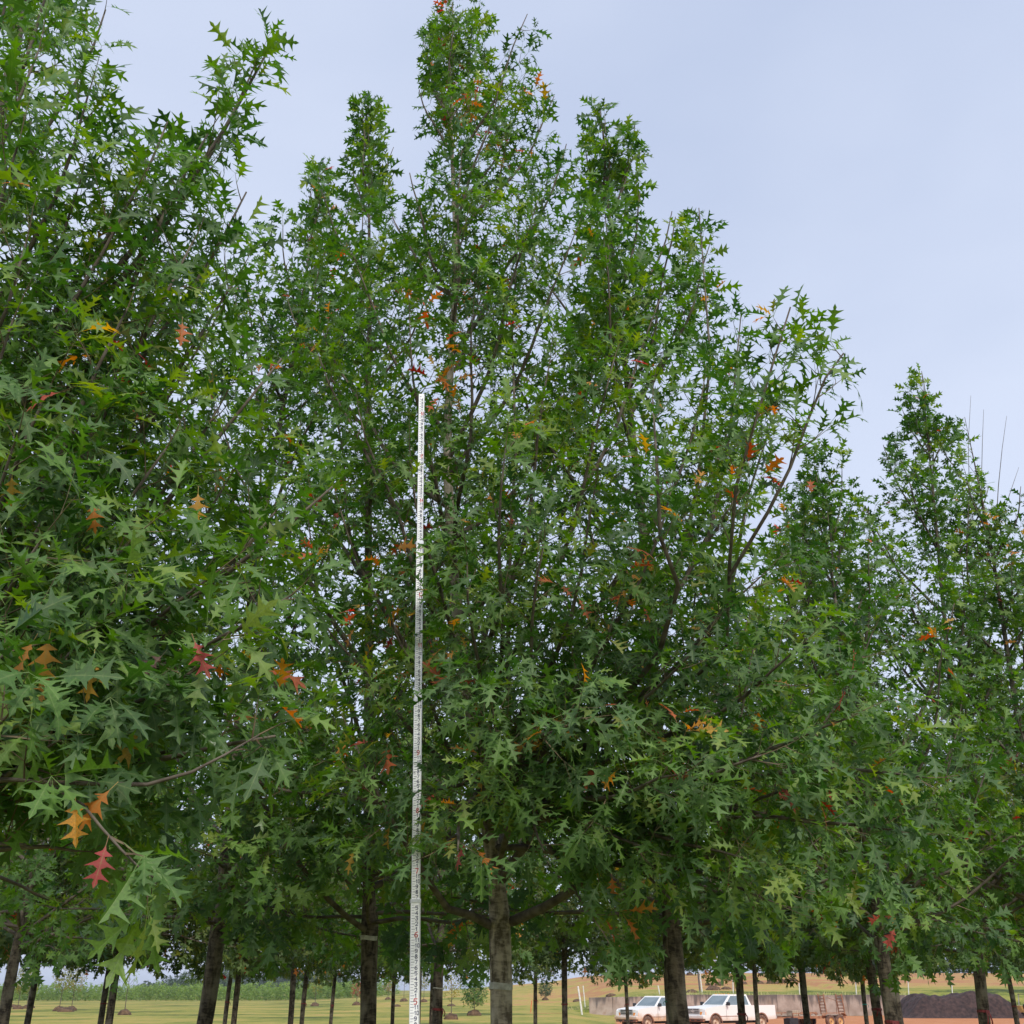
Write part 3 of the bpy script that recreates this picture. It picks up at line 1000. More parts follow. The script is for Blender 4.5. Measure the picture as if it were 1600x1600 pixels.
# ------------------------------------------------------------------ the nearer oak reaching in from the side
lb = Vector((-3.0, 4.5, 0))
lt = T([(432, 55, 3.9), (395, 110, 3.9), (262, 190, 3.8), (330, 200, 3.8), (165, 15, 3.9), (90, -60, 4.0), (385, 300, 3.9), (378, 420, 3.8), (325, 520, 3.8), (20, -120, 4.2), (20, -40, 3.5),
        (140, 140, 3.5), (210, 300, 3.5), (60, 80, 3.3), (300, 380, 3.6), (440, 560, 3.9), (520, 760, 3.55), (430, 800, 3.7), (455, 930, 3.3), (300, 1050, 3.1), (430, 1150, 3.35),
        (30, 1000, 2.9), (50, 1220, 2.85), (100, 1150, 3.0), (200, 850, 3.2), (60, 850, 3.0), (260, 700, 3.4), (80, 600, 3.2), (200, 480, 3.4), (40, 380, 3.2), (30, 220, 3.2),
        (120, 720, 3.3), (20, 500, 3.1), (340, 640, 3.6), (330, 900, 3.4), (160, 960, 3.1), (180, 1100, 3.2), (300, 1160, 3.5), (20, 700, 3.0), (160, 560, 3.5), (120, 300, 3.6), (350, 760, 3.8),
        (60, 1080, 3.1), (240, 960, 3.5), (40, 1320, 3.3), (120, 1330, 3.6), (10, 1120, 2.7), (220, 1230, 3.7)])
arc = [P(-40, 1200, 3.6), P(40, 1222, 3.2), P(130, 1224, 3.0), P(230, 1226, 2.95), P(300, 1206, 2.95), P(350, 1180, 3.0), P(405, 1148, 3.05)]
hang = [P(60, 1215, 3.1), P(130, 1258, 2.9), P(160, 1295, 2.85), P(190, 1328, 2.8), P(220, 1358, 2.8), P(245, 1374, 2.8)]
g = grow_oak(21, lb, 10.2, 0.13, 2.1, n_rand=18, tips=lt, lod=0, leaf=0.142, autumn=0.008, gap=0.165, leaf_gap=0.056, twig_gap=0.17, clear=1.9,
             avoid=lambda p: past_side(p, -60) or p.y < 3.2, cull=lambda p, r: in_open_sky(p, r) or past_side(p, r) or to_px(p)[0] < -220 or too_low(p, r),
             extra=[(arc, 0.006, dict(r1=0.0025, start=0.82, gap=0.12, shoot_len=(0.12, 0.2), droop=0.5, lift=-0.1)),
                    (hang, 0.003, dict(r1=0.002, start=0.45, gap=0.11, shoot_len=(0.06, 0.12), droop=0.7, lift=-0.3))])


def place_leaf(g, px, py, Y, ax, n, size, tint):
    p = P(px, py, Y) - g.base
    g.leaves.append((p.x, p.y, p.z, *ax, *n, size, tint))


for a in [(118, 1235, 2.85, (0.25, -0.2, -1), (0.2, -1, 0.2), 0.125, 0.942), (185, 1222, 2.9, (-0.6, -0.3, -0.8), (0.3, -1, 0.5), 0.12, 0.957),
          (170, 1305, 2.8, (-0.05, -0.2, -1), (0.5, -1, 0.2), 0.105, 0.992), (300, 990, 3.0, (0.45, -0.2, -0.9), (-0.2, -1, 0.35), 0.12, 0.988), (262, 1015, 3.0, (-0.5, -0.2, -0.8), (0.1, -1, 0.4), 0.09, 1.0),
          (80, 985, 2.85, (0.1, -0.3, -1), (0.3, -1, 0.4), 0.125, 0.945), (60, 990, 2.87, (-0.3, -0.2, -1), (-0.3, -1, 0.4), 0.11, 0.95), (148, 1015, 2.9, (0.1, -0.1, -1), (0.5, -0.9, 0.2), 0.12, 0.938),
          (82, 1040, 2.9, (-0.1, -0.1, -1), (-0.2, -1, 0.2), 0.10, 0.945), (145, 778, 3.1, (0.2, 0, -1), (0.2, -1, 0.2), 0.09, 0.96), (310, 760, 3.3, (0.1, 0, -1), (0.2, -1, 0.2), 0.11, 0.94), (110, 610, 3.1, (-0.9, -0.1, -0.3), (0.1, -0.8, 0.8), 0.13, 0.985),
          (285, 495, 3.4, (0.1, 0, -1), (0.6, -0.8, 0.1), 0.11, 0.97), (20, 735, 3.0, (0.1, 0, -1), (0.2, -1, 0.2), 0.10, 0.935)]:
    place_leaf(g, *a)
plant_oak(g, 'oak_tree', 'closest leafy oak with big drooping leaves, a few turned orange and crimson, trunk unseen')
print('left', len(g.leaves))

# ------------------------------------------------------------------ the other near oaks, one by one
near = [
    # px, Y, H, dia, R, seed, tips, label, options
    (325, 8.8, 10.2, 0.120, 1.75, 31, [(502, 250, 8.7), (442, 352, 8.3), (382, 440, 8.3), (545, 320, 8.6), (470, 470, 8.0), (415, 620, 7.6), (330, 640, 8.0), (480, 900, 7.2), (420, 1335, 6.9), (340, 1320, 7.0), (480, 1350, 7.2)],
     'straight dark-trunked oak beside the wooded-ridge gap, crown merging with the closest oak', dict(top=P(502, 250, 8.7), n_rand=26)),
    (583, 8.2, 10.4, 0.121, 1.7, 32, [(575, 150, 8.0), (615, 230, 8.2), (552, 270, 7.9), (590, 420, 7.6), (520, 620, 7.2), (480, 800, 6.9), (540, 1000, 6.8), (520, 1160, 6.7), (450, 1200, 6.9)],
     'dark oak with a swollen pruning knob and a pale tape ring on its trunk', dict(top=P(575, 150, 8.0), n_rand=24, knob=[(1.80, math.pi, 0.035, 0.07), (2.02, 0.3, 0.012, 0.05)])),
    (1060, 7.4, 9.4, 0.126, 1.7, 33, [(936, 160, 7.3), (992, 192, 7.4), (1050, 330, 7.2), (1108, 385, 7.0), (1000, 300, 6.9), (940, 420, 6.8), (1090, 900, 6.4), (1180, 1000, 6.3), (1230, 1120, 6.2), (1150, 1420, 6.2), (1240, 1400, 6.6)],
     'oak with pale scarred bark standing before the two white pickups', dict(top=P(938, 165, 7.3), n_rand=24, knob=[(1.41, -0.6, 0.03, 0.05), (1.72, -1.0, 0.018, 0.04)])),
    (1387, 10.4, 7.2, 0.118, 1.7, 34, [(1275, 742, 10.3), (1330, 790, 10.4), (1240, 860, 9.8), (1310, 1000, 9.2)],
     'shorter oak with a grey ringed trunk, second of three trunks bunched before the concrete wall', dict(n_rand=30, top=P(1278, 738, 10.4))),
    (1528, 12.4, 9.6, 0.118, 2.1, 35, [(1440, 580, 12.3), (1380, 695, 12.1), (1410, 640, 12.4), (1352, 790, 11.8), (1480, 660, 12.2), (1545, 760, 12.2)],
     'oak with bare whip shoots at its top, standing before the mulch heap', dict(n_rand=34, top=P(1440, 580, 12.3),
      bare=[[P(1535, 900, 12.3), P(1515, 780, 12.3), P(1513, 690, 12.3), P(1517, 618, 12.3)], [P(1550, 900, 12.2), P(1533, 780, 12.2), P(1535, 690, 12.2), P(1537, 640, 12.2)],
            [P(1552, 900, 12.2), P(1560, 760, 12.2), P(1566, 700, 12.2), P(1573, 650, 12.2)], [P(1540, 860, 12.2), P(1575, 780, 12.1), P(1592, 730, 12.1)]])),
    (12, 12.6, 9.4, 0.120, 2.0, 36, [], 'leaning oak next to the burlap root balls stacked in the field', dict(n_rand=32)),
    (684, 13.8, 9.3, 0.117, 1.9, 37, [], 'oak with a red ribbon and a thin pale ring, next to the measuring rod', dict(n_rand=30)),
    (1690, 12.0, 8.6, 0.12, 2.0, 38, [(1595, 760, 11.8), (1580, 860, 11.5)], 'oak at the end of the row past the mulch heap, only its crown edge showing', dict(n_rand=28)),
]
for px, Y, H, dia, R, seed, tips, label, opt in near:
    b = base_at(px, Y)
    g = grow_oak(seed, b, H, dia, R, tips=T(tips), lod=1, leaf=0.148, gap=0.165, leaf_gap=0.058, twig_gap=0.17, autumn=0.014, **opt)
    o = plant_oak(g, 'oak_tree', label)
    if px == 583:
        ring_mesh(g, P(583, 1466, 8.2).z, 0.03, 0.002, mat=M['white_tape'], parent=o)
    if px == 684:
        ribbon(g, P(684, 1577, Y).z, M['red_ribbon'], o, rng0)
        ring_mesh(g, P(684, 1544, Y).z, 0.012, 0.002, mat=M['white_tape'], parent=o)
    if px == 1387:
        ribbon(g, P(px, 1597, Y).z, M['red_ribbon'], o, rng0)
    if px == 1528:
        ribbon(g, P(px, 1580, Y).z, M['red_ribbon'], o, rng0, 0.16)
    print(px, len(g.leaves))

# ------------------------------------------------------------------ oaks further back: a few kinds, copied
variants = []
for k, (seed, H, R, n) in enumerate([(51, 8.6, 1.8, 30), (52, 7.8, 1.7, 28), (53, 8.2, 1.9, 30), (54, 6.4, 1.5, 24)]):
    g = grow_oak(seed, (0, 0, 0), H, 0.115, R, n_rand=n, lod=2, leaf=0.155, gap=0.13, leaf_gap=0.055, twig_gap=0.15, autumn=0.02, mat='leaf_far', tone=0.05 * k, clear=2.12, cull=None, start=0.1, low=6)
    arr = np.array(g.leaves, dtype=np.float32)
    print('variant', len(arr))
    tm = mesh_obj('trunk', g.trunk[0], g.trunk[1], M['bark'], None, True)
    bm_ = MB()
    for V, F in g.limbs: bm_.poly(V, F)
    lm = bm_.build('limbs', M['limb'], smooth_shade=True)
    tw = mesh_obj('twigs', g.twigs[0], g.twigs[1], M['twig'])
    fm = foliage_mesh('foliage', arr, 2, M['leaf_far'])
    variants.append((g, tm.data, lm.data, tw.data, fm))
    for o in (tm, lm, tw): bpy.data.objects.remove(o)

back = [  # px, Y, variant, ribbon, label
    (52, 21, 1, None, 'pale thin-trunked oak between the stacked root balls and the paired saplings'), (165, 23, 0, 'red', 'slim red-ribboned oak touching a darker trunk, near the lone open sapling'), (177, 19, 2, None, 'dark slim oak directly beside a red-ribboned oak, near the lone open sapling'),
    (356, 30, 3, 'red', 'thin red-ribboned oak close behind the straight dark-trunked oak'), (371, 21, 0, None, 'slim oak just past the straight dark-trunked oak, before the pale sapling rows'), (458, 26, 1, None, 'slender oak nearly hidden by another trunk, near the yellow staked sapling'),
    (475, 30, 3, 'red', 'thin red-ribboned oak just before the yellow staked sapling'), (520, 34, 3, 'red', 'thin red-ribboned oak between the yellow staked and crimson saplings'), (615, 34, 3, 'red', 'thin red-ribboned oak between the knobbed oak and the measuring rod'), (653, 20, 2, None, 'oak trunk partly hidden behind the measuring rod'), (676, 30, 1, None, 'thin oak trunk peeping out behind the red-ribboned oak by the rod'),
    (836, 34, 3, 'red', 'thin red-ribboned oak beside the orange stake'), (882, 23, 1, 'red', 'dark red-ribboned oak between the orange stake and the leaning pale post'), (979, 34, 3, 'red', 'thin oak with a red ribbon standing before the grille of a white pickup'), (1043, 28, 0, 'green', 'slim oak with a green ribbon beside the pale scarred trunk'),
    (1156, 16, 2, 'red', 'dark oak with a broad red ribbon standing before the pickup cab'), (1180, 30, 3, None, 'thin forked oak standing before the pickup bed'), (1257, 21, 0, None, 'dark oak standing before the middle of the rusty trailer'),
    (1348, 30, 1, 'teal', 'thin oak with a teal ribbon near the trailer ramps'), (1367, 15, 2, 'red', 'dark oak with a red ribbon, first of three trunks bunched before the concrete wall'), (1400, 19, 1, None, 'slim dark oak, last of three trunks bunched before the concrete wall'),
    (1580, 26, 0, 'red', 'slim oak with a red ribbon between the mulch heap and the yellow vehicle'), (255, 34, 3, None, None), (740, 32, 1, None, None), (-60, 17, 0, None, 'oak past the leaning oak, only its outer leaves showing'), (1660, 22, 2, None, 'oak behind the yellow vehicle, only its outer leaves showing'), (560, 24, 0, None, None), (930, 28, 1, None, None),
    (420, 16, 2, None, None), (100, 28, 1, None, None), (1460, 24, 0, None, None),
]
COMMON_R = 'slim oak with a red ribbon round its trunk in the back rows'
COMMON = 'slim oak without a ribbon in the back rows'
HIDE_TRUNK = {255, 740, -60, 1660, 560, 930, 420, 100, 1460}
for px, Y, v, rib, label in back:
    if px in (255, 740, 560, 930, 420, 100, 1460): continue
    g, tm, lm, tw, fm = variants[v]
    b = base_at(px, Y)
    b.z = ground_z(b.x, b.y)
    sc = rng0.uniform(0.94, 1.08)
    root = empty('oak_tree', b, rng0.uniform(0, 6.28))
    root.scale = (sc, sc, sc)
    root['group'] = 'oaks standing in the nursery rows'
    root['category'] = 'tree'
    root['label'] = label or (COMMON_R if rib == 'red' else COMMON)
    inst('trunk', tm, root)
    tag(inst('limbs', lm, root), kind='stuff')
    tag(inst('twigs', tw, root), kind='stuff')
    tag(inst('foliage', fm, root), kind='stuff')
    if rib: ribbon(g, rng0.uniform(1.28, 1.4), M[rib + '_ribbon'], root, rng0)

# ------------------------------------------------------------------ telescoping measuring rod in front of the middle oak
DIGITS = {  # strokes in a 0..1 x 0..1 box
    '0': [[(0, 0.15), (0, 0.85), (0.3, 1), (0.7, 1), (1, 0.85), (1, 0.15), (0.7, 0), (0.3, 0), (0, 0.15)]],
    '1': [[(0.2, 0.75), (0.55, 1), (0.55, 0)]],
    '2': [[(0, 0.8), (0.25, 1), (0.8, 1), (1, 0.75), (0.9, 0.5), (0, 0), (1, 0)]],
    '3': [[(0, 1), (1, 1), (0.45, 0.58), (0.9, 0.5), (1, 0.25), (0.75, 0), (0.2, 0), (0, 0.15)]],
    '4': [[(0.75, 0), (0.75, 1), (0, 0.32), (1, 0.32)]],
    '5': [[(1, 1), (0.1, 1), (0, 0.55), (0.7, 0.6), (1, 0.35), (0.8, 0), (0.1, 0)]],
    '6': [[(0.9, 1), (0.2, 0.8), (0, 0.3), (0.25, 0), (0.8, 0), (1, 0.25), (0.8, 0.52), (0.1, 0.45)]],
    '7': [[(0, 1), (1, 1), (0.4, 0)]],
    '8': [[(0.5, 0.54), (0.1, 0.75), (0.3, 1), (0.7, 1), (0.9, 0.75), (0.5, 0.54), (0, 0.25), (0.25, 0), (0.75, 0), (1, 0.25), (0.5, 0.54)]],
    '9': [[(0.1, 0), (0.8, 0.2), (1, 0.7), (0.75, 1), (0.2, 1), (0, 0.75), (0.2, 0.48), (0.9, 0.55)]],
}
M['rod'] = noise_mat('white_rod_enamel', (0.86, 0.87, 0.89), (0.92, 0.92, 0.93), 6, 0.4)
M['rod_edge'] = noise_mat('rod_aluminium', (0.55, 0.56, 0.58), (0.68, 0.69, 0.70), 12, 0.35, metal=0.6)
M['ink'] = noise_mat('dark_print', (0.13, 0.14, 0.22), (0.17, 0.18, 0.27), 20, 0.6)
M['red_ink'] = noise_mat('red_print', (0.55, 0.03, 0.04), (0.62, 0.05, 0.06), 20, 0.6)
M['clamp'] = noise_mat('dark_clamp', (0.10, 0.10, 0.11), (0.2, 0.2, 0.21), 20, 0.5)
RY = 5.6
r_lo, r_hi = P(647.5, 1600, RY), P(659, 616, RY)
k_ = (r_hi.x - r_lo.x) / (r_hi.z - r_lo.z)
rod = empty('measuring_rod', (r_lo.x - k_ * r_lo.z, RY, 0.0))
rod.rotation_euler = (0, math.atan(k_), 0)
tag(rod, 'tall white telescoping measuring rod marked in feet and inches before the middle oak', 'measuring rod')
sections = [(0.0, 2.0, 0.0495, 0.030), (2.0, 3.05, 0.0445, 0.026), (3.05, 4.0, 0.0395, 0.022), (4.0, r_hi.z, 0.0345, 0.018)]
FT, IN = 0.3048, 0.0254


def stroke(mb_, pts, wd, y):
    for (x0, z0), (x1, z1) in zip(pts, pts[1:]):
        dx, dz = x1 - x0, z1 - z0
        L = math.hypot(dx, dz) or 1e-6
        nx_, nz_ = -dz / L * wd / 2, dx / L * wd / 2
        ex, ez = dx / L * wd * 0.4, dz / L * wd * 0.4
        a, b_, c, d = (x0 - ex + nx_, z0 - ez + nz_), (x1 + ex + nx_, z1 + ez + nz_), (x1 + ex - nx_, z1 + ez - nz_), (x0 - ex - nx_, z0 - ez - nz_)
        pts3 = [(p[0], y, p[1]) for p in (a, b_, c, d)] + [(p[0], y + 0.0008, p[1]) for p in (a, b_, c, d)]
        mb_.poly(pts3, [(3, 2, 1, 0), (0, 1, 5, 4), (1, 2, 6, 5), (2, 3, 7, 6), (3, 0, 4, 7)])


for i, (z0, z1, w, t) in enumerate(sections):
    sec = MB().box((0, 0, (z0 + z1) / 2 - (0.06 if i else 0)), (w, t, z1 - z0 + (0.12 if i else 0))).build('rod_section', M['rod'], rod, bevel=0.002)
    for sx in (-1, 1):
        MB().box((sx * (w / 2 - 0.0012), -t / 2 - 0.0012, (z0 + z1) / 2), (0.0028, 0.0028, z1 - z0 - 0.004)).build('edge_rib', M['rod_edge'], sec)
    if i < 3:
        MB().box((0, 0, z1 - 0.012), (w + 0.005, t + 0.004, 0.02)).build('locking_collar', M['rod_edge'], sec, bevel=0.002)
        MB().box((-w / 2 - 0.004, 0, z1 - 0.016), (0.007, 0.012, 0.026)).build('lock_button', M['clamp'], sec, bevel=0.002)
    ticks, nums, reds = MB(), MB(), MB()
    yf = -t / 2 - 0.0013
    n0, n1 = int(z0 / IN * 8) + 2, int(z1 / IN * 8) - 2
    for q in range(n0, n1):
        z = q * IN / 8
        if q % 4: continue
        ln = w * (0.36 if q % 8 == 0 else 0.26 if q % 4 == 0 else 0.18)
        ticks.box((-w / 2 + 0.005 + ln / 2, yf + 0.0004, z), (ln, 0.0008, 0.0014 if q % 8 else 0.0022))
    for inch in range(int(z0 / IN) + 1, int(z1 / IN)):
        z = inch * IN
        ft, inn = divmod(inch, 12)
        txt = str(ft) if inn == 0 else str(inn)
        store = reds if inn == 0 else nums
        h = IN * (0.92 if inn == 0 else 0.66)
        cw = w * (0.30 if inn == 0 else 0.24) / (1 if len(txt) == 1 else 1.45)
        x = w * 0.01 - (0.06 * w if inn == 0 else 0)
        for ch in txt:
            for st in DIGITS[ch]:
                stroke(store, [(x + u * cw, z - h / 2 + v * h) for u, v in st], 0.0042 if inn == 0 else 0.0034, yf)
            x += cw * 1.5
    ticks.build('tick_marks', M['ink'], sec)
    tag(sec.children[-1], kind='stuff')
    nums.build('inch_numerals', M['ink'], sec)
    if reds.v: reds.build('foot_numerals', M['red_ink'], sec)

# ------------------------------------------------------------------ finding the ground under a photo pixel


def hit(px, py, y0=45.0, y1=420.0):
    Y = y0
    while Y < y1:
        p = P(px, py, Y)
        if p.z <= ground_z(p.x, p.y): return Vector((p.x, p.y, ground_z(p.x, p.y)))
        Y += 0.25
    p = P(px, py, y1)
    return Vector((p.x, p.y, ground_z(p.x, p.y)))


# ------------------------------------------------------------------ concrete retaining wall
def concrete():
    m, nt, n, l, b = new_mat('stained_concrete')
    tc = n.new('ShaderNodeTexCoord')
    mp = n.new('ShaderNodeMapping'); mp.inputs['Scale'].default_value = (2.2, 2.2, 0.28)
    st = n.new('ShaderNodeTexNoise'); st.inputs['Scale'].default_value = 1; st.inputs['Detail'].default_value = 6
    sp = n.new('ShaderNodeTexNoise'); sp.inputs['Scale'].default_value = 1.1; sp.inputs['Detail'].default_value = 7
    l.new(tc.outputs['Object'], mp.inputs['Vector']); l.new(mp.outputs['Vector'], st.inputs['Vector']); l.new(tc.outputs['Object'], sp.inputs['Vector'])
    sx = n.new('ShaderNodeSeparateXYZ'); l.new(tc.outputs['Object'], sx.inputs[0])
    mr = n.new('ShaderNodeMapRange'); mr.inputs['From Min'].default_value = 0.6; mr.inputs['From Max'].default_value = 1.8
    mr.inputs['To Min'].default_value = -0.12; mr.inputs['To Max'].default_value = 0.22
    l.new(sx.outputs['Z'], mr.inputs['Value'])
    ad = n.new('ShaderNodeMath'); ad.operation = 'ADD'
    l.new(st.outputs['Fac'], ad.inputs[0]); l.new(mr.outputs['Result'], ad.inputs[1])
    base = ramp_node(n, [(0.35, (0.26, 0.195, 0.155)), (0.6, (0.40, 0.32, 0.27)), (0.75, (0.33, 0.22, 0.17))])
    l.new(sp.outputs['Fac'], base.inputs['Fac'])
    stain = ramp_node(n, [(0.52, (0, 0, 0)), (0.72, (1, 1, 1))])
    l.new(ad.outputs[0], stain.inputs['Fac'])
    mx = n.new('ShaderNodeMixRGB'); mx.inputs['Color2'].default_value = (0.085, 0.072, 0.068, 1)
    sc = n.new('ShaderNodeMath'); sc.operation = 'MULTIPLY'; sc.inputs[1].default_value = 0.85
    l.new(stain.outputs['Color'], sc.inputs[0]); l.new(sc.outputs[0], mx.inputs['Fac'])
    l.new(base.outputs['Color'], mx.inputs['Color1']); l.new(mx.outputs['Color'], b.inputs['Base Color'])
    b.inputs['Roughness'].default_value = 0.9
    return m


M['concrete'] = concrete()
wall = empty('retaining_wall', (WALL_X0, WALL_Y, -0.42))
tag(wall, 'long stained concrete retaining wall behind the pickups and trailer', 'wall')
npan = 14
pw = (WALL_X1 - WALL_X0) / npan
for i in range(npan):
    hgt = 1.60 + 0.24 * smooth(0, 5, i) + 0.03 * math.sin(i * 1.7)
    hn = 1.60 + 0.24 * smooth(0, 5, i + 1) + 0.03 * math.sin((i + 1) * 1.7)
    x0, x1 = i * pw + 0.012, (i + 1) * pw - 0.012
    dy = 0.012 * math.sin(i * 2.3)
    pts = [(x0, dy, 0), (x1, dy, 0), (x1, dy + 0.3, 0), (x0, dy + 0.3, 0), (x0, dy, hgt), (x1, dy, hn), (x1, dy + 0.3, hn), (x0, dy + 0.3, hgt)]
    MB().poly(pts, [(3, 2, 1, 0), (4, 5, 6, 7), (0, 1, 5, 4), (1, 2, 6, 5), (2, 3, 7, 6), (3, 0, 4, 7)]).build('wall_panel', M['concrete'], wall, bevel=0.02)
M['weed'] = noise_mat('dry_weeds', (0.24, 0.27, 0.08), (0.5, 0.44, 0.2), 0.6, 0.9)
wr = random.Random(3)
wv, wf = [], []
for i in range(1500):
    x = wr.uniform(WALL_X0 - 2, WALL_X1 + 12)
    y = WALL_Y + wr.uniform(0.45, 3.0)
    z = ground_z(x, y) - 0.03
    h = wr.uniform(0.12, 0.42) * (1.6 if wr.random() < 0.06 else 1)
    a, bnd = wr.uniform(0, 6.28), wr.uniform(-0.15, 0.15)
    dx, dy = math.cos(a) * 0.035, math.sin(a) * 0.035
    k = len(wv)
    wv += [(x - dx, y - dy, z), (x + dx, y + dy, z), (x + bnd * 0.5 + dx * 0.6, y, z + h * 0.6), (x + bnd, y, z + h)]
    wf += [(k, k + 1, k + 2), (k, k + 2, k + 3)]
tag(mesh_obj('weeds', wv, wf, M['weed']), 'dry weeds growing along the top of the concrete wall', 'weeds', kind='stuff')

# ------------------------------------------------------------------ pickups, trailer
def dusty_paint(name, lo, hi, amount):
    m, nt, n, l, b = new_mat(name)
    tc = n.new('ShaderNodeTexCoord')
    nz = n.new('ShaderNodeTexNoise'); nz.inputs['Scale'].default_value = 2.2; nz.inputs['Detail'].default_value = 6
    l.new(tc.outputs['Object'], nz.inputs['Vector'])
    sx = n.new('ShaderNodeSeparateXYZ'); l.new(tc.outputs['Object'], sx.inputs[0])
    mr = n.new('ShaderNodeMapRange'); mr.inputs['From Min'].default_value = lo; mr.inputs['From Max'].default_value = hi
    mr.inputs['To Min'].default_value = 0.75; mr.inputs['To Max'].default_value = -0.35
    l.new(sx.outputs['Z'], mr.inputs['Value'])
    ad = n.new('ShaderNodeMath'); ad.operation = 'ADD'; ad.use_clamp = True
    l.new(nz.outputs['Fac'], ad.inputs[0]); l.new(mr.outputs['Result'], ad.inputs[1])
    rp = ramp_node(n, [(0.45, (0, 0, 0)), (1.0, (amount,) * 3)])
    l.new(ad.outputs[0], rp.inputs['Fac'])
    mx = n.new('ShaderNodeMixRGB'); mx.inputs['Color1'].default_value = (0.78, 0.77, 0.75, 1); mx.inputs['Color2'].default_value = (0.55, 0.33, 0.18, 1)
    l.new(rp.outputs['Color'], mx.inputs['Fac']); l.new(mx.outputs['Color'], b.inputs['Base Color'])
    b.inputs['Roughness'].default_value = 0.38
    return m


M['paint'] = dusty_paint('white_paint_dusty', 0.40, 0.95, 0.55)
M['paint_b'] = dusty_paint('white_paint_muddy', 0.50, 1.10, 0.9)
M['glass'] = noise_mat('vehicle_glass', (0.13, 0.175, 0.195), (0.19, 0.24, 0.26), 1.5, 0.06, spec=1.0)  # base lightened to blue-grey, a sky reflection put into the colour
M['chrome'] = noise_mat('grey_chrome', (0.42, 0.40, 0.39), (0.55, 0.53, 0.51), 5, 0.3, metal=0.5)
M['black'] = noise_mat('black_plastic', (0.015, 0.015, 0.018), (0.03, 0.03, 0.035), 8, 0.5)
M['amber'] = noise_mat('amber_lens', (0.70, 0.24, 0.03), (0.80, 0.32, 0.05), 8, 0.25)
M['lens'] = noise_mat('clear_lens', (0.62, 0.62, 0.56), (0.74, 0.73, 0.66), 8, 0.15)
M['tyre'] = noise_mat('dusty_tyre', (0.10, 0.055, 0.04), (0.24, 0.13, 0.09), 5, 0.9)
M['rim'] = noise_mat('dusty_rim', (0.42, 0.28, 0.19), (0.60, 0.46, 0.34), 6, 0.6)
M['gold_rim'] = noise_mat('tan_rim', (0.50, 0.26, 0.09), (0.62, 0.36, 0.15), 6, 0.6)
M['rust'] = noise_mat('rusty_steel', (0.20, 0.075, 0.04), (0.40, 0.20, 0.11), 4, 0.85, 0.3)
M['plank'] = noise_mat('weathered_plank', (0.26, 0.19, 0.13), (0.46, 0.37, 0.28), 3, 0.9, 0.3, (6, 1, 1))
M['mud'] = noise_mat('muddy_flare', (0.20, 0.09, 0.06), (0.34, 0.16, 0.10), 6, 0.9)
M['badge'] = noise_mat('blue_badge', (0.05, 0.08, 0.2), (0.09, 0.12, 0.26), 6, 0.3)


def wheel(parent, x, y, r, w, side, rim_mat):
    wl_ = MB().lathe([(r * 0.60, -w / 2), (r * 0.93, -w / 2), (r, -w / 2 + 0.04), (r, w / 2 - 0.04), (r * 0.93, w / 2), (r * 0.60, w / 2)], 22, 'Y', cap=False).build('wheel', M['tyre'], parent, (x, y, r), True)
    rm = MB().lathe([(0.0, -w * 0.32 * side * -1), (r * 0.22, w * 0.34 * side), (r * 0.42, w * 0.18 * side), (r * 0.56, w * 0.30 * side), (r * 0.62, w * 0.46 * side)], 22, 'Y', cap=False)
    rm.build('rim', rim_mat, wl_, smooth_shade=False)
    hub = MB().lathe([(0.0, w * 0.42 * side), (r * 0.13, w * 0.40 * side), (r * 0.16, w * 0.30 * side)], 12, 'Y', cap=False)
    hub.build('hub_cap', M['mud'], wl_)
    for a in range(8):
        t = a * math.pi / 4
        MB().lathe([(r * 0.05, w * 0.16 * side), (r * 0.05, w * 0.25 * side), (0.0, w * 0.255 * side)], 8, 'Y', c=(r * 0.31 * math.cos(t), 0, r * 0.31 * math.sin(t)), cap=False).build('wheel_slot', M['black'], wl_)
    return wl_


def quad_panel(name, q, inset, mat, parent, off=0.004, thick=0.01):
    """a pane lying on the quad q (counter-clockwise from outside), inset from its edges"""
    q = [Vector(p) for p in q]
    c = sum(q, Vector()) / 4
    nrm = (q[1] - q[0]).cross(q[3] - q[0]).normalized()
    u, v = inset
    P_ = lambda a, b: (q[0] * (1 - a) + q[1] * a) * (1 - b) + (q[3] * (1 - a) + q[2] * a) * b
    f = [P_(u[0], v[0]), P_(u[1], v[0]), P_(u[1], v[1]), P_(u[0], v[1])]
    pts = [p + nrm * off for p in f] + [p - nrm * thick for p in f]
    return MB().poly(pts, [(0, 1, 2, 3), (7, 6, 5, 4), (1, 0, 4, 5), (2, 1, 5, 6), (3, 2, 6, 7), (0, 3, 7, 4)]).build(name, mat, parent)


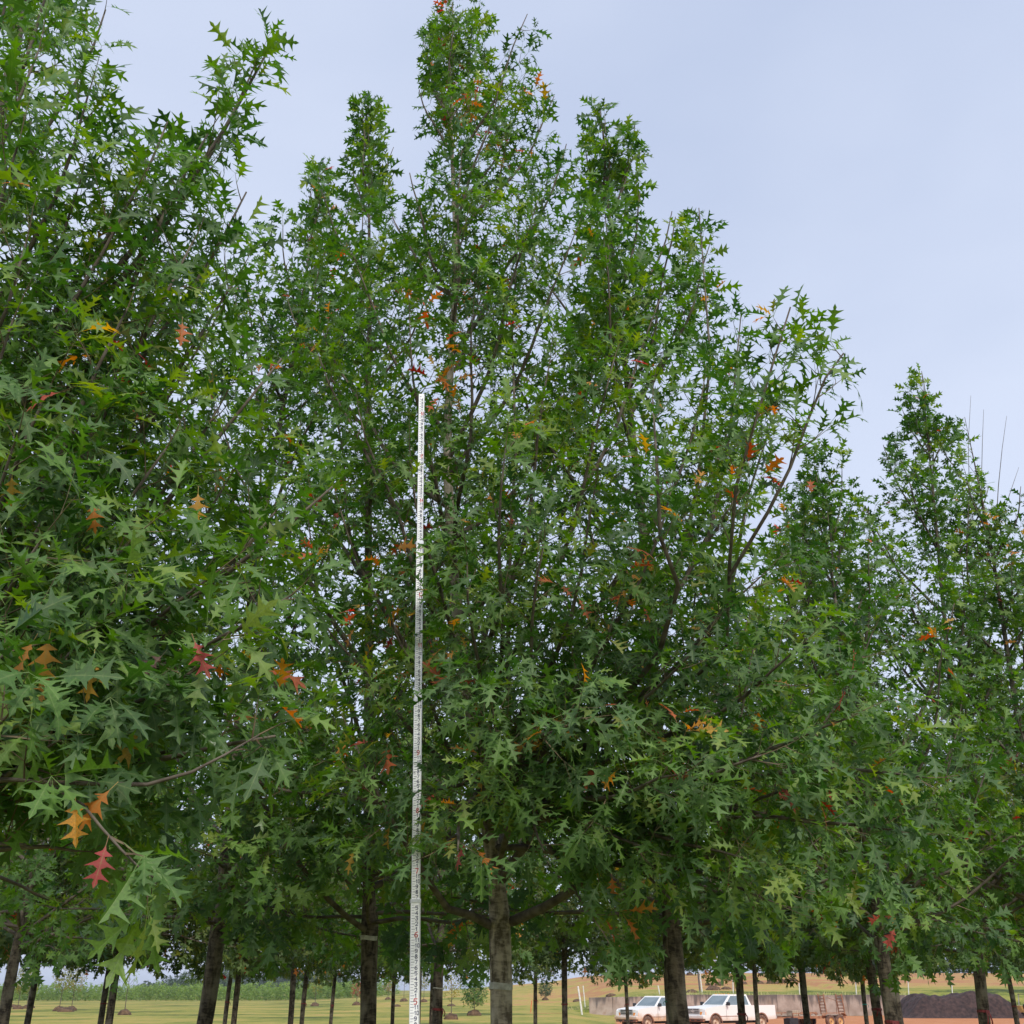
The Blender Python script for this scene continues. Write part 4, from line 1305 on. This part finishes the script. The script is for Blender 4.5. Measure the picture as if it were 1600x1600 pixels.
def pickup(loc, rz, label, cab_back, paint, lights, sc=1.0):
    root = empty('pickup_truck', loc, rz)
    root.scale = (sc, sc, sc)
    tag(root, label, 'pickup truck', 'white pickups parked by the wall')
    XF, XR, AR = 1.88, -1.98, 0.47
    bx = -3.2

    def arch(xc):
        return [(xc + AR * math.cos(a), 0.40 + AR * math.sin(a)) for a in [math.radians(d) for d in range(15, 166, 15)]]
    prof = [(2.72, 0.52), (2.74, 0.80), (2.70, 1.10), (2.58, 1.19), (2.1, 1.255), (1.12, 1.32), (1.05, 1.33), (cab_back, 1.33), (cab_back - 0.05, 1.33), (bx, 1.33), (bx, 0.56)]
    low = [(XR - AR * 0.97, 0.52)] + list(reversed(arch(XR))) + [(XR + AR * 0.97, 0.50)] + [(XF - AR * 0.97, 0.50)] + list(reversed(arch(XF))) + [(XF + AR * 0.97, 0.52)]
    body = MB().prism(prof[::-1] + low[::-1] if False else prof + low, -1.0, 1.0)
    # cab roof block
    zb, zt = 1.325, 1.93
    fb, ft_, rb, rt = 1.12, 0.34, cab_back, cab_back + 0.16
    base = [(fb, -0.94, zb), (fb, 0.94, zb), (rb, 0.94, zb), (rb, -0.94, zb)]
    topq = [(ft_, -0.74, zt), (ft_, 0.74, zt), (rt, 0.74, zt), (rt, -0.74, zt)]
    body.poly(base + topq, [(0, 1, 5, 4), (1, 2, 6, 5), (2, 3, 7, 6), (3, 0, 4, 7), (4, 5, 6, 7), (3, 2, 1, 0)])
    bo = body.build('body', paint, root, bevel=0.045)
    # bed opening
    MB().box(((cab_back + bx) / 2 - 0.02, 0, 1.335), (cab_back - bx - 0.22, 1.72, 0.012)).build('bed_liner', M['mud'], root)
    B_, T_ = [Vector(p) for p in base], [Vector(p) for p in topq]
    quad_panel('windshield', [B_[0], B_[1], T_[1], T_[0]], ((0.06, 0.94), (0.06, 0.88)), M['glass'], root, 0.006)
    quad_panel('rear_window', [B_[2], B_[3], T_[3], T_[2]], ((0.12, 0.88), (0.15, 0.85)), M['glass'], root, 0.006)
    L = fb - rb
    for sgn in (1, -1):
        if sgn == 1: q = [B_[1], B_[2], T_[2], T_[1]]
        else: q = [B_[3], B_[0], T_[0], T_[3]]
        f1 = 1.16 / L
        spans = [(0.07, f1)] + ([(f1 + 0.09, 0.92)] if L > 1.9 else [])
        for a, b_ in spans:
            if sgn == -1: a, b_ = 1 - b_, 1 - a
            quad_panel('side_window', q, ((a, b_), (0.04, 0.86)), M['glass'], root, 0.006)
        # door seams, handle, mirror, side trim
        for xs_ in (0.98, -0.22):
            MB().box((xs_, sgn * 1.0, 0.93), (0.014, 0.008, 0.74)).build('door_seam', M['black'], root)
        MB().box((-0.10, sgn * 1.008, 1.16), (0.16, 0.03, 0.05)).build('door_handle', M['black'], root, bevel=0.01)
        MB().box((0.40, sgn * 1.003, 0.74), (2.2, 0.014, 0.035)).build('side_trim', M['mud'], root)
        mr_ = MB().box((0.92, sgn * 1.14, 1.42), (0.12, 0.26, 0.20)).build('mirror', M['black'], root, bevel=0.04)
        MB().bar((0.92, sgn * 0.97, 1.36), (0.92, sgn * 1.08, 1.40), 0.03).build('mirror_arm', M['black'], mr_)
        for xc in (XF, XR):
            fl = MB()
            pts = []
            for d in range(0, 181, 12):
                a = math.radians(d)
                for rr, yy in ((AR + 0.0, 0.985), (AR + 0.06, 0.985), (AR + 0.06, 1.012), (AR + 0.0, 1.012)):
                    pts.append((xc + rr * math.cos(a), sgn * yy, 0.40 + rr * math.sin(a)))
            n = len(pts) // 4
            fl.poly(pts, [(i * 4 + e, i * 4 + (e + 1) % 4, i * 4 + 4 + (e + 1) % 4, i * 4 + 4 + e) for i in range(n - 1) for e in range(4)])
            fl.build('wheel_flare', M['mud'], root)
            wheel(root, xc, sgn * 0.86, 0.40, 0.26, sgn, M['rim'])
        hl = MB().poly([(2.665, sgn * 0.60, 0.99), (2.60, sgn * 0.985, 0.99), (2.55, sgn * 0.985, 1.15), (2.63, sgn * 0.60, 1.15),
                        (2.742, sgn * 0.60, 0.99), (2.67, sgn * 1.005, 0.99), (2.62, sgn * 1.005, 1.15), (2.725, sgn * 0.60, 1.15)],
                       [(4, 5, 6, 7), (0, 3, 2, 1), (0, 1, 5, 4), (1, 2, 6, 5), (2, 3, 7, 6), (3, 0, 4, 7)]).build('headlight', M['lens'], root)
        MB().poly([(2.665, sgn * 0.60, 0.815), (2.60, sgn * 0.99, 0.815), (2.60, sgn * 0.99, 0.984), (2.66, sgn * 0.60, 0.984),
                   (2.755, sgn * 0.60, 0.815), (2.685, sgn * 1.01, 0.815), (2.675, sgn * 1.01, 0.984), (2.745, sgn * 0.60, 0.984)],
                  [(4, 5, 6, 7), (0, 3, 2, 1), (0, 1, 5, 4), (1, 2, 6, 5), (2, 3, 7, 6), (3, 0, 4, 7)]).build('turn_signal', M['amber'], hl)
        MB().box((bx - 0.004, sgn * 0.93, 1.08), (0.02, 0.12, 0.36)).build('tail_light', M['red_ribbon'], root)
    gr = MB().box((2.735, 0, 1.02), (0.05, 1.14, 0.30)).build('grille', M['chrome'], root, bevel=0.02)
    for z in (0.925, 1.02, 1.115):
        for sgn in (-1, 1):
            MB().box((2.762, sgn * 0.27, z), (0.012, 0.46, 0.05)).build('grille_slot', M['black'], gr)
    em = MB().lathe([(0.0, 0.0), (0.105, 0.0), (0.11, 0.012), (0.0, 0.016)], 18, 'X', c=(2.765, 0, 0), cap=False).build('badge', M['chrome'], gr)
    em.scale = (1, 1.25, 0.6)
    em.location = (0, 0, 1.02)
    MB().box((2.80, 0, 0.70), (0.16, 2.02, 0.20)).build('front_bumper', paint, root, bevel=0.04)
    va = MB().box((2.78, 0, 0.53), (0.10, 1.86, 0.14)).build('valance', M['mud'], root, bevel=0.02)
    for y in (-0.5, 0.0, 0.5):
        MB().box((2.835, y, 0.53), (0.012, 0.30, 0.07)).build('air_opening', M['black'], va)
    MB().box((bx - 0.08, 0, 0.64), (0.15, 1.9, 0.16)).build('rear_bumper', M['chrome'], root, bevel=0.03)
    MB().box((-0.2, 0, 0.44), (5.2, 1.4, 0.16)).build('chassis', M['black'], root)
    if lights:
        for y in (-0.56, -0.2, 0.0, 0.2, 0.56):
            MB().box((0.28, y, 1.945), (0.10, 0.07, 0.04)).build('cab_light', M['amber'], root, bevel=0.01)
    return root


def heading(px, a_deg):
    az = math.atan2((px - 800) / 1768, 1)
    d = Vector((math.sin(az), math.cos(az), 0))
    lft = Vector((-math.cos(az), math.sin(az), 0))
    f = -d * math.cos(math.radians(a_deg)) + lft * math.sin(math.radians(a_deg))
    return math.atan2(f.y, f.x)


TY = 70.0
t2 = base_at(1133, TY); t2.z = ground_z(t2.x, t2.y)
h2 = heading(1133, 46)
pickup(t2, h2, 'white extended-cab pickup with amber roof lights, hitched to the rusty trailer', -1.20, M['paint'], True)
t1 = base_at(1026, TY + 0.5); t1.z = ground_z(t1.x, t1.y) - 0.02
pickup(t1, heading(1026, 45), 'white single-cab pickup with orange mud along its door', -0.62, M['paint_b'], False, 0.96)

tr = empty('flatbed_trailer', t2, h2)
tag(tr, 'rusty flatbed trailer with two upright loading ramps behind a white pickup', 'trailer')
X0, X1 = -4.7, -9.6
MB().bar((-3.42, 0, 0.62), (X0, 0.0, 0.60), 0.10).build('tongue', M['rust'], tr)
for sg in (-1, 1):
    MB().bar((-3.55, sg * 0.06, 0.60), (X0, sg * 0.85, 0.60), 0.08).build('tongue', M['rust'], tr)
    MB().box(((X0 + X1) / 2, sg * 0.98, 0.60), (X0 - X1, 0.07, 0.15)).build('side_rail', M['rust'], tr, bevel=0.01)
    MB().box(((X0 - 6.9) / 2, sg * 0.98, 0.84), (abs(-6.9 - X0), 0.05, 0.05)).build('top_rail', M['rust'], tr)
    for q in range(5):
        MB().box((X0 - 0.03 - q * 0.53, sg * 0.98, 0.755), (0.05, 0.045, 0.14)).build('stake_pocket', M['rust'], tr)
    fe = MB().poly([(x, sg * y, z) for y in (1.03, 1.32) for x, z in ((-7.30, 0.70), (-7.45, 0.86), (-9.15, 0.86), (-9.35, 0.70), (-9.35, 0.67), (-9.13, 0.82), (-7.47, 0.82), (-7.32, 0.67))],
                   [(0, 1, 9, 8), (1, 2, 10, 9), (2, 3, 11, 10), (4, 5, 13, 12), (5, 6, 14, 13), (6, 7, 15, 14), (3, 4, 12, 11), (7, 0, 8, 15), (0, 7, 6, 1), (1, 6, 5, 2), (2, 5, 4, 3), (8, 9, 14, 15), (9, 10, 13, 14), (10, 11, 12, 13)])
    fe.build('fender', M['rust'], tr)
    for ax in (-7.90, -8.76):
        wheel(tr, ax, sg * 1.17, 0.37, 0.22, sg, M['gold_rim'])
    rp = empty('loading_ramp', (X1 + 0.02, sg * 0.76, 0.66)); rp.parent = tr
    rp.rotation_euler = (0, 0.10, 0)
    for e in (-1, 1):
        MB().box((0, e * 0.24, 0.64), (0.07, 0.045, 1.32)).build('ramp_side', M['rust'], rp)
    for q in range(7):
        MB().box((0, 0, 0.08 + q * 0.185), (0.05, 0.44, 0.05)).build('ramp_rung', M['rust'], rp)
for q in range(9):
    MB().box(((X0 + X1) / 2, -0.86 + q * 0.215, 0.685), (X0 - X1 - 0.06, 0.205, 0.04)).build('deck_plank', M['plank'], tr)
MB().bar((X1 + 0.05, -0.4, 1.75), (X1 + 0.05, 0.42, 1.55), 0.03).build('ramp_brace', M['rust'], tr)
MB().bar((X1 + 0.05, 0.40, 1.55), (X1 + 0.05, 0.36, 0.75), 0.03).build('ramp_brace', M['rust'], tr)
MB().box((-4.75, 0.75, 0.36), (0.75, 0.55, 0.46)).build('black_box', M['black'], tr, bevel=0.03)  # plain black box hung low at the front of the deck
MB().box((-5.3, 0.5, 0.86), (0.7, 0.5, 0.30)).build('crate', M['plank'], tr, bevel=0.02)

# ------------------------------------------------------------------ mulch heap
M['mulch'] = noise_mat('dark_mulch', (0.014, 0.009, 0.009), (0.075, 0.043, 0.038), 3.5, 0.95, 1.0, lo=0.3, hi=0.72)
from mathutils import noise as mnoise
mp_ = base_at(1492, 103); mp_.z = ground_z(mp_.x, mp_.y)
hv, hf = [], []
NX, NY = 90, 40
for j in range(NY + 1):
    for i in range(NX + 1):
        u, v = i / NX * 2 - 1, j / NY * 2 - 1
        x, y = u * 6.0, v * 3.6
        e = 1 - smooth(0.55, 1.0, abs(v))
        prof_ = smooth(-1.0, -0.55, u) * (1 - smooth(0.45, 1.02, u)) * (0.93 + 0.07 * math.sin(u * 6))
        z = 2.0 * prof_ * e
        nn = mnoise.fractal(Vector((x * 0.9, y * 0.9, 3)), 0.9, 2.1, 5)
        z = z * (1 + 0.10 * nn) + 0.10 * nn * min(1, z) - 0.03
        hv.append((x, y, z))
for j in range(NY):
    for i in range(NX):
        a = j * (NX + 1) + i
        hf.append((a, a + 1, a + NX + 2, a + NX + 1))
heap = mesh_obj('mulch_heap', hv, hf, M['mulch'], None, True)
heap.location = mp_
tag(heap, 'long heap of dark brown mulch at the end of the concrete wall', 'mulch heap')

# ------------------------------------------------------------------ yellow utility vehicle by the heap
M['yellow'] = noise_mat('dull_yellow_paint', (0.50, 0.27, 0.07), (0.62, 0.38, 0.12), 5, 0.5)
M['grey_frame'] = noise_mat('grey_frame', (0.35, 0.36, 0.38), (0.5, 0.5, 0.52), 5, 0.5)
up = base_at(1606, 100); up.z = ground_z(up.x, up.y)
uv = empty('utility_vehicle', up, math.radians(-70))
tag(uv, 'small yellow and grey utility vehicle at the foot of the mulch heap', 'vehicle')
MB().prism([(1.35, 0.45), (1.38, 1.10), (0.75, 1.25), (0.7, 0.75), (-0.3, 0.70), (-0.35, 1.0), (-1.3, 1.0), (-1.3, 0.45)], -0.68, 0.68).build('body', M['yellow'], uv, bevel=0.04)
MB().box((1.39, 0, 0.82), (0.03, 1.0, 0.42)).build('grille', M['black'], uv, bevel=0.01)
for z in (0.58, 1.07):
    MB().box((1.40, 0, z), (0.06, 1.2, 0.07)).build('grille_frame', M['grey_frame'], uv, bevel=0.01)
for sg in (-1, 1):
    MB().box((1.40, sg * 0.6, 0.82), (0.06, 0.08, 0.42)).build('grille_frame', M['grey_frame'], uv, bevel=0.01)
    MB().bar((0.75, sg * 0.66, 1.2), (0.35, sg * 0.60, 1.88), 0.06).build('roll_bar', M['grey_frame'], uv)
    MB().bar((-0.6, sg * 0.66, 1.0), (-0.5, sg * 0.60, 1.88), 0.06).build('roll_bar', M['grey_frame'], uv)
    for x in (0.95, -0.85):
        wheel(uv, x, sg * 0.72, 0.34, 0.24, sg, M['grey_frame'])
MB().box((-0.08, 0, 1.91), (1.05, 1.3, 0.05)).build('roof', M['black'], uv, bevel=0.02)
quad_panel('windscreen', [(0.75, -0.6, 1.24), (0.75, 0.6, 1.24), (0.37, 0.56, 1.86), (0.37, -0.56, 1.86)], ((0.04, 0.96), (0.04, 0.96)), M['glass'], uv)
MB().box((-0.05, 0, 0.95), (0.5, 1.1, 0.35)).build('seat', M['black'], uv, bevel=0.05)

# ------------------------------------------------------------------ posts and stakes
M['white_post'] = noise_mat('white_painted_post', (0.58, 0.56, 0.52), (0.76, 0.74, 0.70), 6, 0.6)
M['grey_post'] = noise_mat('weathered_post', (0.16, 0.13, 0.12), (0.28, 0.25, 0.23), 6, 0.9)
M['orange'] = noise_mat('orange_stake', (0.55, 0.14, 0.04), (0.68, 0.22, 0.07), 6, 0.6)


def post(px0, py0, px1, py1, w, mat, name, label, group=None, Y=None):
    b = hit(px1, py1) if Y is None else base_at(px1, Y)
    b.z = ground_z(b.x, b.y)
    t = P(px0, py0, b.y)
    m_ = MB()
    d = t - b
    d.y = 0
    g_ = Grow(1, (0, 0, 0))
    st = ([], [])
    g_.tube(st, [Vector((0, 0, -0.2)), d * 0.5, d * 0.97, d], [w / 2, w / 2, w / 2, w * 0.3], 10)
    o = mesh_obj(name, st[0], st[1], mat, None, False, b)
    tag(o, label, 'post', group)
    return o


post(1093, 1517, 1097.5, 1557, 0.13, M['white_post'], 'marker_post', 'white post leaning against a grey wooden post above the pickup roof', Y=113)
post(1090.5, 1518, 1094, 1557, 0.16, M['grey_post'], 'wooden_post', 'grey weathered wooden post beside a white one above the pickup roof', Y=113.4)
for px, py, yb, lab in [(1145, 1531, 1556, 'white post behind the pickup cab on the field edge'), (1248.5, 1536, 1556, 'white post behind the front of the rusty trailer'), (1337, 1530, 1556, 'white post on the field edge past the trailer ramps'),
                        (1418.5, 1518, 1556, 'taller white post at the start of the mulch heap'), (1487, 1536, 1553, 'short white post on the field behind the mulch heap'), (1370, 1532, 1556, 'white post half hidden by three bunched oak trunks')]:
    post(px, py, px + 0.6, yb, 0.10, M['white_post'], 'marker_post', lab, 'white posts along the field edge', Y=114)
post(903, 1541, 909, 1583, 0.16, M['white_post'], 'marker_post', 'pale leaning post on the grass short of the concrete wall', Y=100)
post(911, 1540, 914, 1560, 0.10, M['white_post'], 'marker_post', 'thin white stake leaning above the end of the concrete wall', Y=118)
post(1028, 1540, 1031, 1556, 0.12, M['white_post'], 'marker_post', 'white post leaning behind the single-cab pickup', Y=114)
post(831, 1563, 829, 1582, 0.09, M['orange'], 'marker_stake', 'orange stake standing in the grass beside the orange dirt strip')

# ------------------------------------------------------------------ saplings with root balls, bushes, tree rows
def ball_mesh(seed, rx, rz):
    r_ = random.Random(seed)
    V, F = [], []
    n, m = 18, 9
    off = Vector((r_.uniform(0, 50), 0, 0))
    for i in range(m + 1):
        a = math.pi / 2 * (1 - i / m) - 0.25 * (i == m)
        for k in range(n):
            t = 2 * math.pi * k / n
            q = Vector((math.cos(a) * math.cos(t), math.cos(a) * math.sin(t), math.sin(a)))
            s_ = 1 + 0.16 * mnoise.noise(q * 2.2 + off) + 0.07 * mnoise.noise(q * 6 + off)
            V.append((q.x * rx * s_, q.y * rx * s_, q.z * rz * s_))
    for i in range(m):
        for k in range(n):
            F.append((i * n + k, i * n + (k + 1) % n, (i + 1) * n + (k + 1) % n, (i + 1) * n + k))
    me = bpy.data.meshes.new('root_ball')
    me.from_pydata(V, [], [f[::-1] for f in F])
    me.materials.append(M['burlap'])
    me.polygons.foreach_set('use_smooth', [True] * len(me.polygons))
    me.update()
    return me


BALLS = [ball_mesh(s_, 0.55, 0.50) for s_ in (1, 2, 3)]


def small_tree(seed, H, R, clear, n, mat, leaf=0.2, conical=False, gap=0.2):
    g_ = Grow(seed, (0, 0, 0), leaf, 0.0)
    r_ = g_.rng
    path = resample([Vector((0, 0, -0.03)), Vector((r_.uniform(-0.04, 0.04), 0, H * 0.4)), Vector((r_.uniform(-0.08, 0.08), 0, H * 0.97))], 10)
    tr_ = trunk_mesh(r_, path, [0.04 * (1 - 0.85 * i / 10) for i in range(11)], 6)
    a = 0.0
    for i in range(n):
        t = (i + 0.5) / n
        z = clear + (H - clear) * t
        a += 2.4
        rr = R * ((1.05 - t) if conical else math.sin(math.pi * min(0.97, 0.22 + 0.75 * t))) * r_.uniform(0.75, 1.15)
        tip = Vector((rr * math.cos(a), rr * math.sin(a), z + rr * (0.1 if conical else 0.35)))
        g_.leafy_limb(g_.limb_path(at_height(path, max(clear * 0.8, z - rr * 0.5)), tip, n=4), 0.012, start=0.15, gap=gap, shoot_len=(0.15, 0.4), droop=0.3, sides=3, twig_gap=0.3, leaf_gap=0.1)
    V, F = [], []
    b = MB().poly(tr_[0], tr_[1])
    for lv, lf in g_.limbs: b.poly(lv, lf)
    me = bpy.data.meshes.new('trunk')
    me.from_pydata([tuple(v) for v in b.v], [], b.f)
    me.materials.append(M['limb'])
    return me, foliage_mesh('crown', np.array(g_.leaves, dtype=np.float32), 2, M[mat])


KIND = {
    'pale': small_tree(61, 3.9, 1.05, 1.4, 18, 'leaf_yellow', gap=0.17), 'sparse': small_tree(62, 3.6, 0.8, 1.6, 9, 'leaf_pale', leaf=0.16, gap=0.3),
    'yellow': small_tree(63, 3.2, 0.75, 1.0, 12, 'leaf_yellow'), 'red': small_tree(64, 2.0, 0.75, 0.55, 14, 'leaf_red'), 'rust': small_tree(65, 2.6, 0.9, 0.9, 12, 'leaf_rust'),
    'bush': small_tree(66, 2.3, 0.95, 0.25, 26, 'leaf', gap=0.13), 'dark_bush': small_tree(67, 2.1, 1.2, 0.2, 26, 'needle', gap=0.13), 'full_yellow': small_tree(68, 3.6, 1.1, 1.2, 22, 'leaf_yellow', gap=0.15),
}
spr = random.Random(8)
balled = [  # kind, px, base row, scale, label
    ('full_yellow', 27, 1577, 1.0, 'bushy yellow-green balled sapling beside a heap of root balls'), ('pale', 41, 1576, 0.9, 'yellowing balled sapling next to a bushier one by the heaped root balls'),
    ('pale', 92, 1580, 1.0, 'pale straight balled sapling, one of two lying close together'), ('pale', 111, 1579, 0.95, 'pale slanting balled sapling, the other of two lying close together'),
    ('sparse', 194, 1586, 0.95, 'thinly leaved balled sapling alone on the grass between dark oak trunks'), ('yellow', 492, 1572, 1.0, 'yellow staked sapling before the pale tree rows'),
    ('red', 557, 1571, 1.0, 'small crimson sapling on the field'), ('rust', 606, 1562, 0.9, 'rusty brown sapling beyond the crimson one'), ('sparse', 631, 1565, 1.0, 'bare-looking sapling with a dark root ball beside the measuring rod'),
    ('yellow', 705, 1593, 0.85, 'slender yellowing balled sapling between the rod and the middle oak'), ('bush', 741, 1587, 1.0, 'dense green balled bush beside the middle oak'),
    ('dark_bush', 852, 1563, 0.8, 'dark evergreen bush in front of the rising field'), ('rust', 1124, 1540, 1.1, 'rusty orange sapling on the slope above the pickup'), ('dark_bush', 1207, 1537, 1.5, 'broad dark evergreen bush on the slope above the trailer'),
    ('bush', 1222, 1536, 1.1, 'green bush next to the broad evergreen on the slope'), ('dark_bush', 1078, 1524, 1.2, 'dark bush far up the slope beside the two posts'),
    ('rust', 1240, 1536, 0.8, 'short rusty sapling at the end of the bushes on the slope'), ('pale', 662, 1566, 0.9, 'faded sapling just past the measuring rod'),
]
for kind, px, py, sc, lab in balled:
    b = hit(px, py)
    o = empty('sapling' if 'bush' not in kind else 'bush', b, spr.uniform(0, 6.28))
    o.scale = (sc,) * 3
    tag(o, lab, 'sapling' if 'bush' not in kind else 'bush', 'balled stock waiting on the field')
    inst('trunk', KIND[kind][0], o, (0, 0, 0.35))
    tag(inst('crown', KIND[kind][1], o, (0, 0, 0.35)), kind='stuff')
    inst('root_ball', spr.choice(BALLS), o, (0, 0, -0.04), (0, 0, spr.uniform(0, 6)), (1.05, 1.0, 0.95))
for px, py, sc, lab in [(20, 1574, 1.0, 'burlap root ball at the base of the heap by the yellow saplings'), (45, 1575, 1.1, 'wide burlap root ball at the edge of the heap by the yellow saplings'), (103, 1581, 1.2, 'flattened burlap root ball between two pale saplings'),
                        (955, 1557, 1.0, 'brown root ball just above the end of the concrete wall'), (1115, 1547, 1.4, 'large dark root ball on the slope above the pickup hood'), (1135, 1546, 1.0, 'low brown mound beside the large dark root ball'),
                        (1108, 1540, 0.9, 'small root ball higher up the slope near the rusty sapling'), (1160, 1538, 1.1, 'root ball near the oak trunks above the pickup cab'), (1081, 1551, 1.0, 'root ball beside the two posts above the pickup'),
                        (1185, 1537, 1.2, 'long reddish root ball beside the broad evergreen bush'), (902, 1565, 0.9, 'root ball in the grass near the leaning pale post'), (705, 1572, 0.8, 'root ball on the bare strip behind the slender yellowing sapling'), (620, 1573, 0.8, 'root ball on the field behind the measuring rod')]:
    b = hit(px, py)
    o = inst('root_ball', spr.choice(BALLS), None, b - Vector((0, 0, 0.05)), (0, 0, spr.uniform(0, 6)), (sc * 1.2, sc * 1.1, sc * 0.75))
    tag(o, lab, 'root ball', 'root balls lying on the field')


def blob_tree(seed, H, R, n, mat, leaf, conifer=False, skirt=0.05):
    """a far tree of one or two hundred leaf clumps"""
    r_ = random.Random(seed)
    L = []
    for i in range(n):
        t = r_.random()
        z = H * (skirt + (1 - skirt) * t)
        rr = R * ((1.02 - t) if conifer else math.sin(math.pi * min(0.98, 0.28 + 0.68 * t)) * (1 + 0.25 * math.sin(seed + 5 * t)))
        a = r_.uniform(0, 6.28)
        rad_ = rr * math.sqrt(r_.uniform(0.15, 1)) * (1 + 0.22 * math.sin(3 * a + seed))
        d = Vector((math.cos(a), math.sin(a), r_.uniform(-0.4, 0.5)))
        nn = Vector((math.cos(a) * 0.5, math.sin(a) * 0.5, 0.9)) + Vector((r_.gauss(0, .4), r_.gauss(0, .4), r_.gauss(0, .4)))
        L.append((rad_ * math.cos(a), rad_ * math.sin(a), z, *d, *nn, leaf * r_.uniform(0.7, 1.3), min(0.88, max(0, r_.gauss(0.42, 0.2)))))
    return foliage_mesh('crown', np.array(L, dtype=np.float32), 2, M[mat])


rows_m = [blob_tree(70 + k, 2.6 + 0.3 * k, 1.0, 260, 'leaf_pale', 0.42) for k in range(3)]
fr = random.Random(14)
i = 0
for row, (Yr, off) in enumerate([(262, 0), (282, 4)]):
    px = -30 + off
    while px < 600 + row * 20:
        b = base_at(px, Yr + fr.uniform(-3, 3)); b.z = ground_z(b.x, b.y)
        s_ = fr.uniform(0.85, 1.2) * (1.15 if row else 1.0)
        o = inst('young_tree', rows_m[i % 3], None, b, (0, 0, fr.uniform(0, 6)), (s_ * 1.1, s_ * 1.1, s_))
        tag(o, 'pale green young tree in the planted rows at the far side of the field', 'young tree', 'pale young trees in far rows')
        px += fr.uniform(7, 10)
        i += 1
wood_m = [blob_tree(80 + k, 9 + k, 4.2, 420, 'leaf_wood', 1.3, skirt=0.12) for k in range(3)]
for k in range(64):
    px = 215 + k * 5.3 + fr.uniform(-3, 3)
    Yr = fr.uniform(430, 520) + (140 if px > 350 else 0)
    b = base_at(px, Yr); b.z = ground_z(b.x, b.y) - 0.1
    s_ = fr.uniform(0.62, 0.95) * (0.55 + 0.55 * smooth(210, 330, px)) * (1.12 if px > 350 else 1)
    o = inst('woodland_tree', wood_m[k % 3], None, b, (0, 0, fr.uniform(0, 6)), (s_, s_, s_))
    tag(o, 'dark tree of the distant wood beyond the pale planted rows', 'tree', 'trees of the distant wood')
con_m = [blob_tree(90 + k, 3.6 + 0.4 * k, 1.25, 300, 'needle', 0.55, True) for k in range(3)]
for k in range(30):
    px = 1392 + k * 8.5 + fr.uniform(-2, 2)
    b = base_at(px, 238 + fr.uniform(-4, 6)); b.z = ground_z(b.x, b.y) - 0.05
    s_ = fr.uniform(0.8, 1.15)
    o = inst('conifer', con_m[k % 3], None, b, (0, 0, fr.uniform(0, 6)), (s_ * 1.1, s_ * 1.1, s_))
    tag(o, 'dark conifer in the line along the crest of the field', 'conifer', 'conifers along the crest')
for k in range(14):
    px = 1255 + k * 10 + fr.uniform(-3, 3)
    b = base_at(px, 246 + fr.uniform(-4, 6)); b.z = ground_z(b.x, b.y) - 0.05
    s_ = fr.uniform(0.30, 0.45)
    o = inst('woodland_tree', wood_m[k % 3], None, b, (0, 0, fr.uniform(0, 6)), (s_, s_, s_))
    tag(o, 'leafy tree on the crest of the field before the conifers begin', 'tree', 'leafy trees along the crest')

# ------------------------------------------------------------------ the air: faint haze over the distance
m_h = bpy.data.materials.new('thin_haze')
m_h.use_nodes = True
hn = m_h.node_tree.nodes
hn.remove(hn['Principled BSDF'])
pv = hn.new('ShaderNodeVolumePrincipled')
pv.inputs['Color'].default_value = (0.80, 0.87, 1.0, 1)
pv.inputs['Density'].default_value = 0.00022
pv.inputs['Anisotropy'].default_value = 0.2
m_h.node_tree.links.new(pv.outputs['Volume'], hn['Material Output'].inputs['Volume'])
hz = MB().box((0, 1900, 11), (6000, 4600, 26)).build('haze', m_h)
tag(hz, 'thin bluish haze over the distant wood', 'haze', kind='stuff')
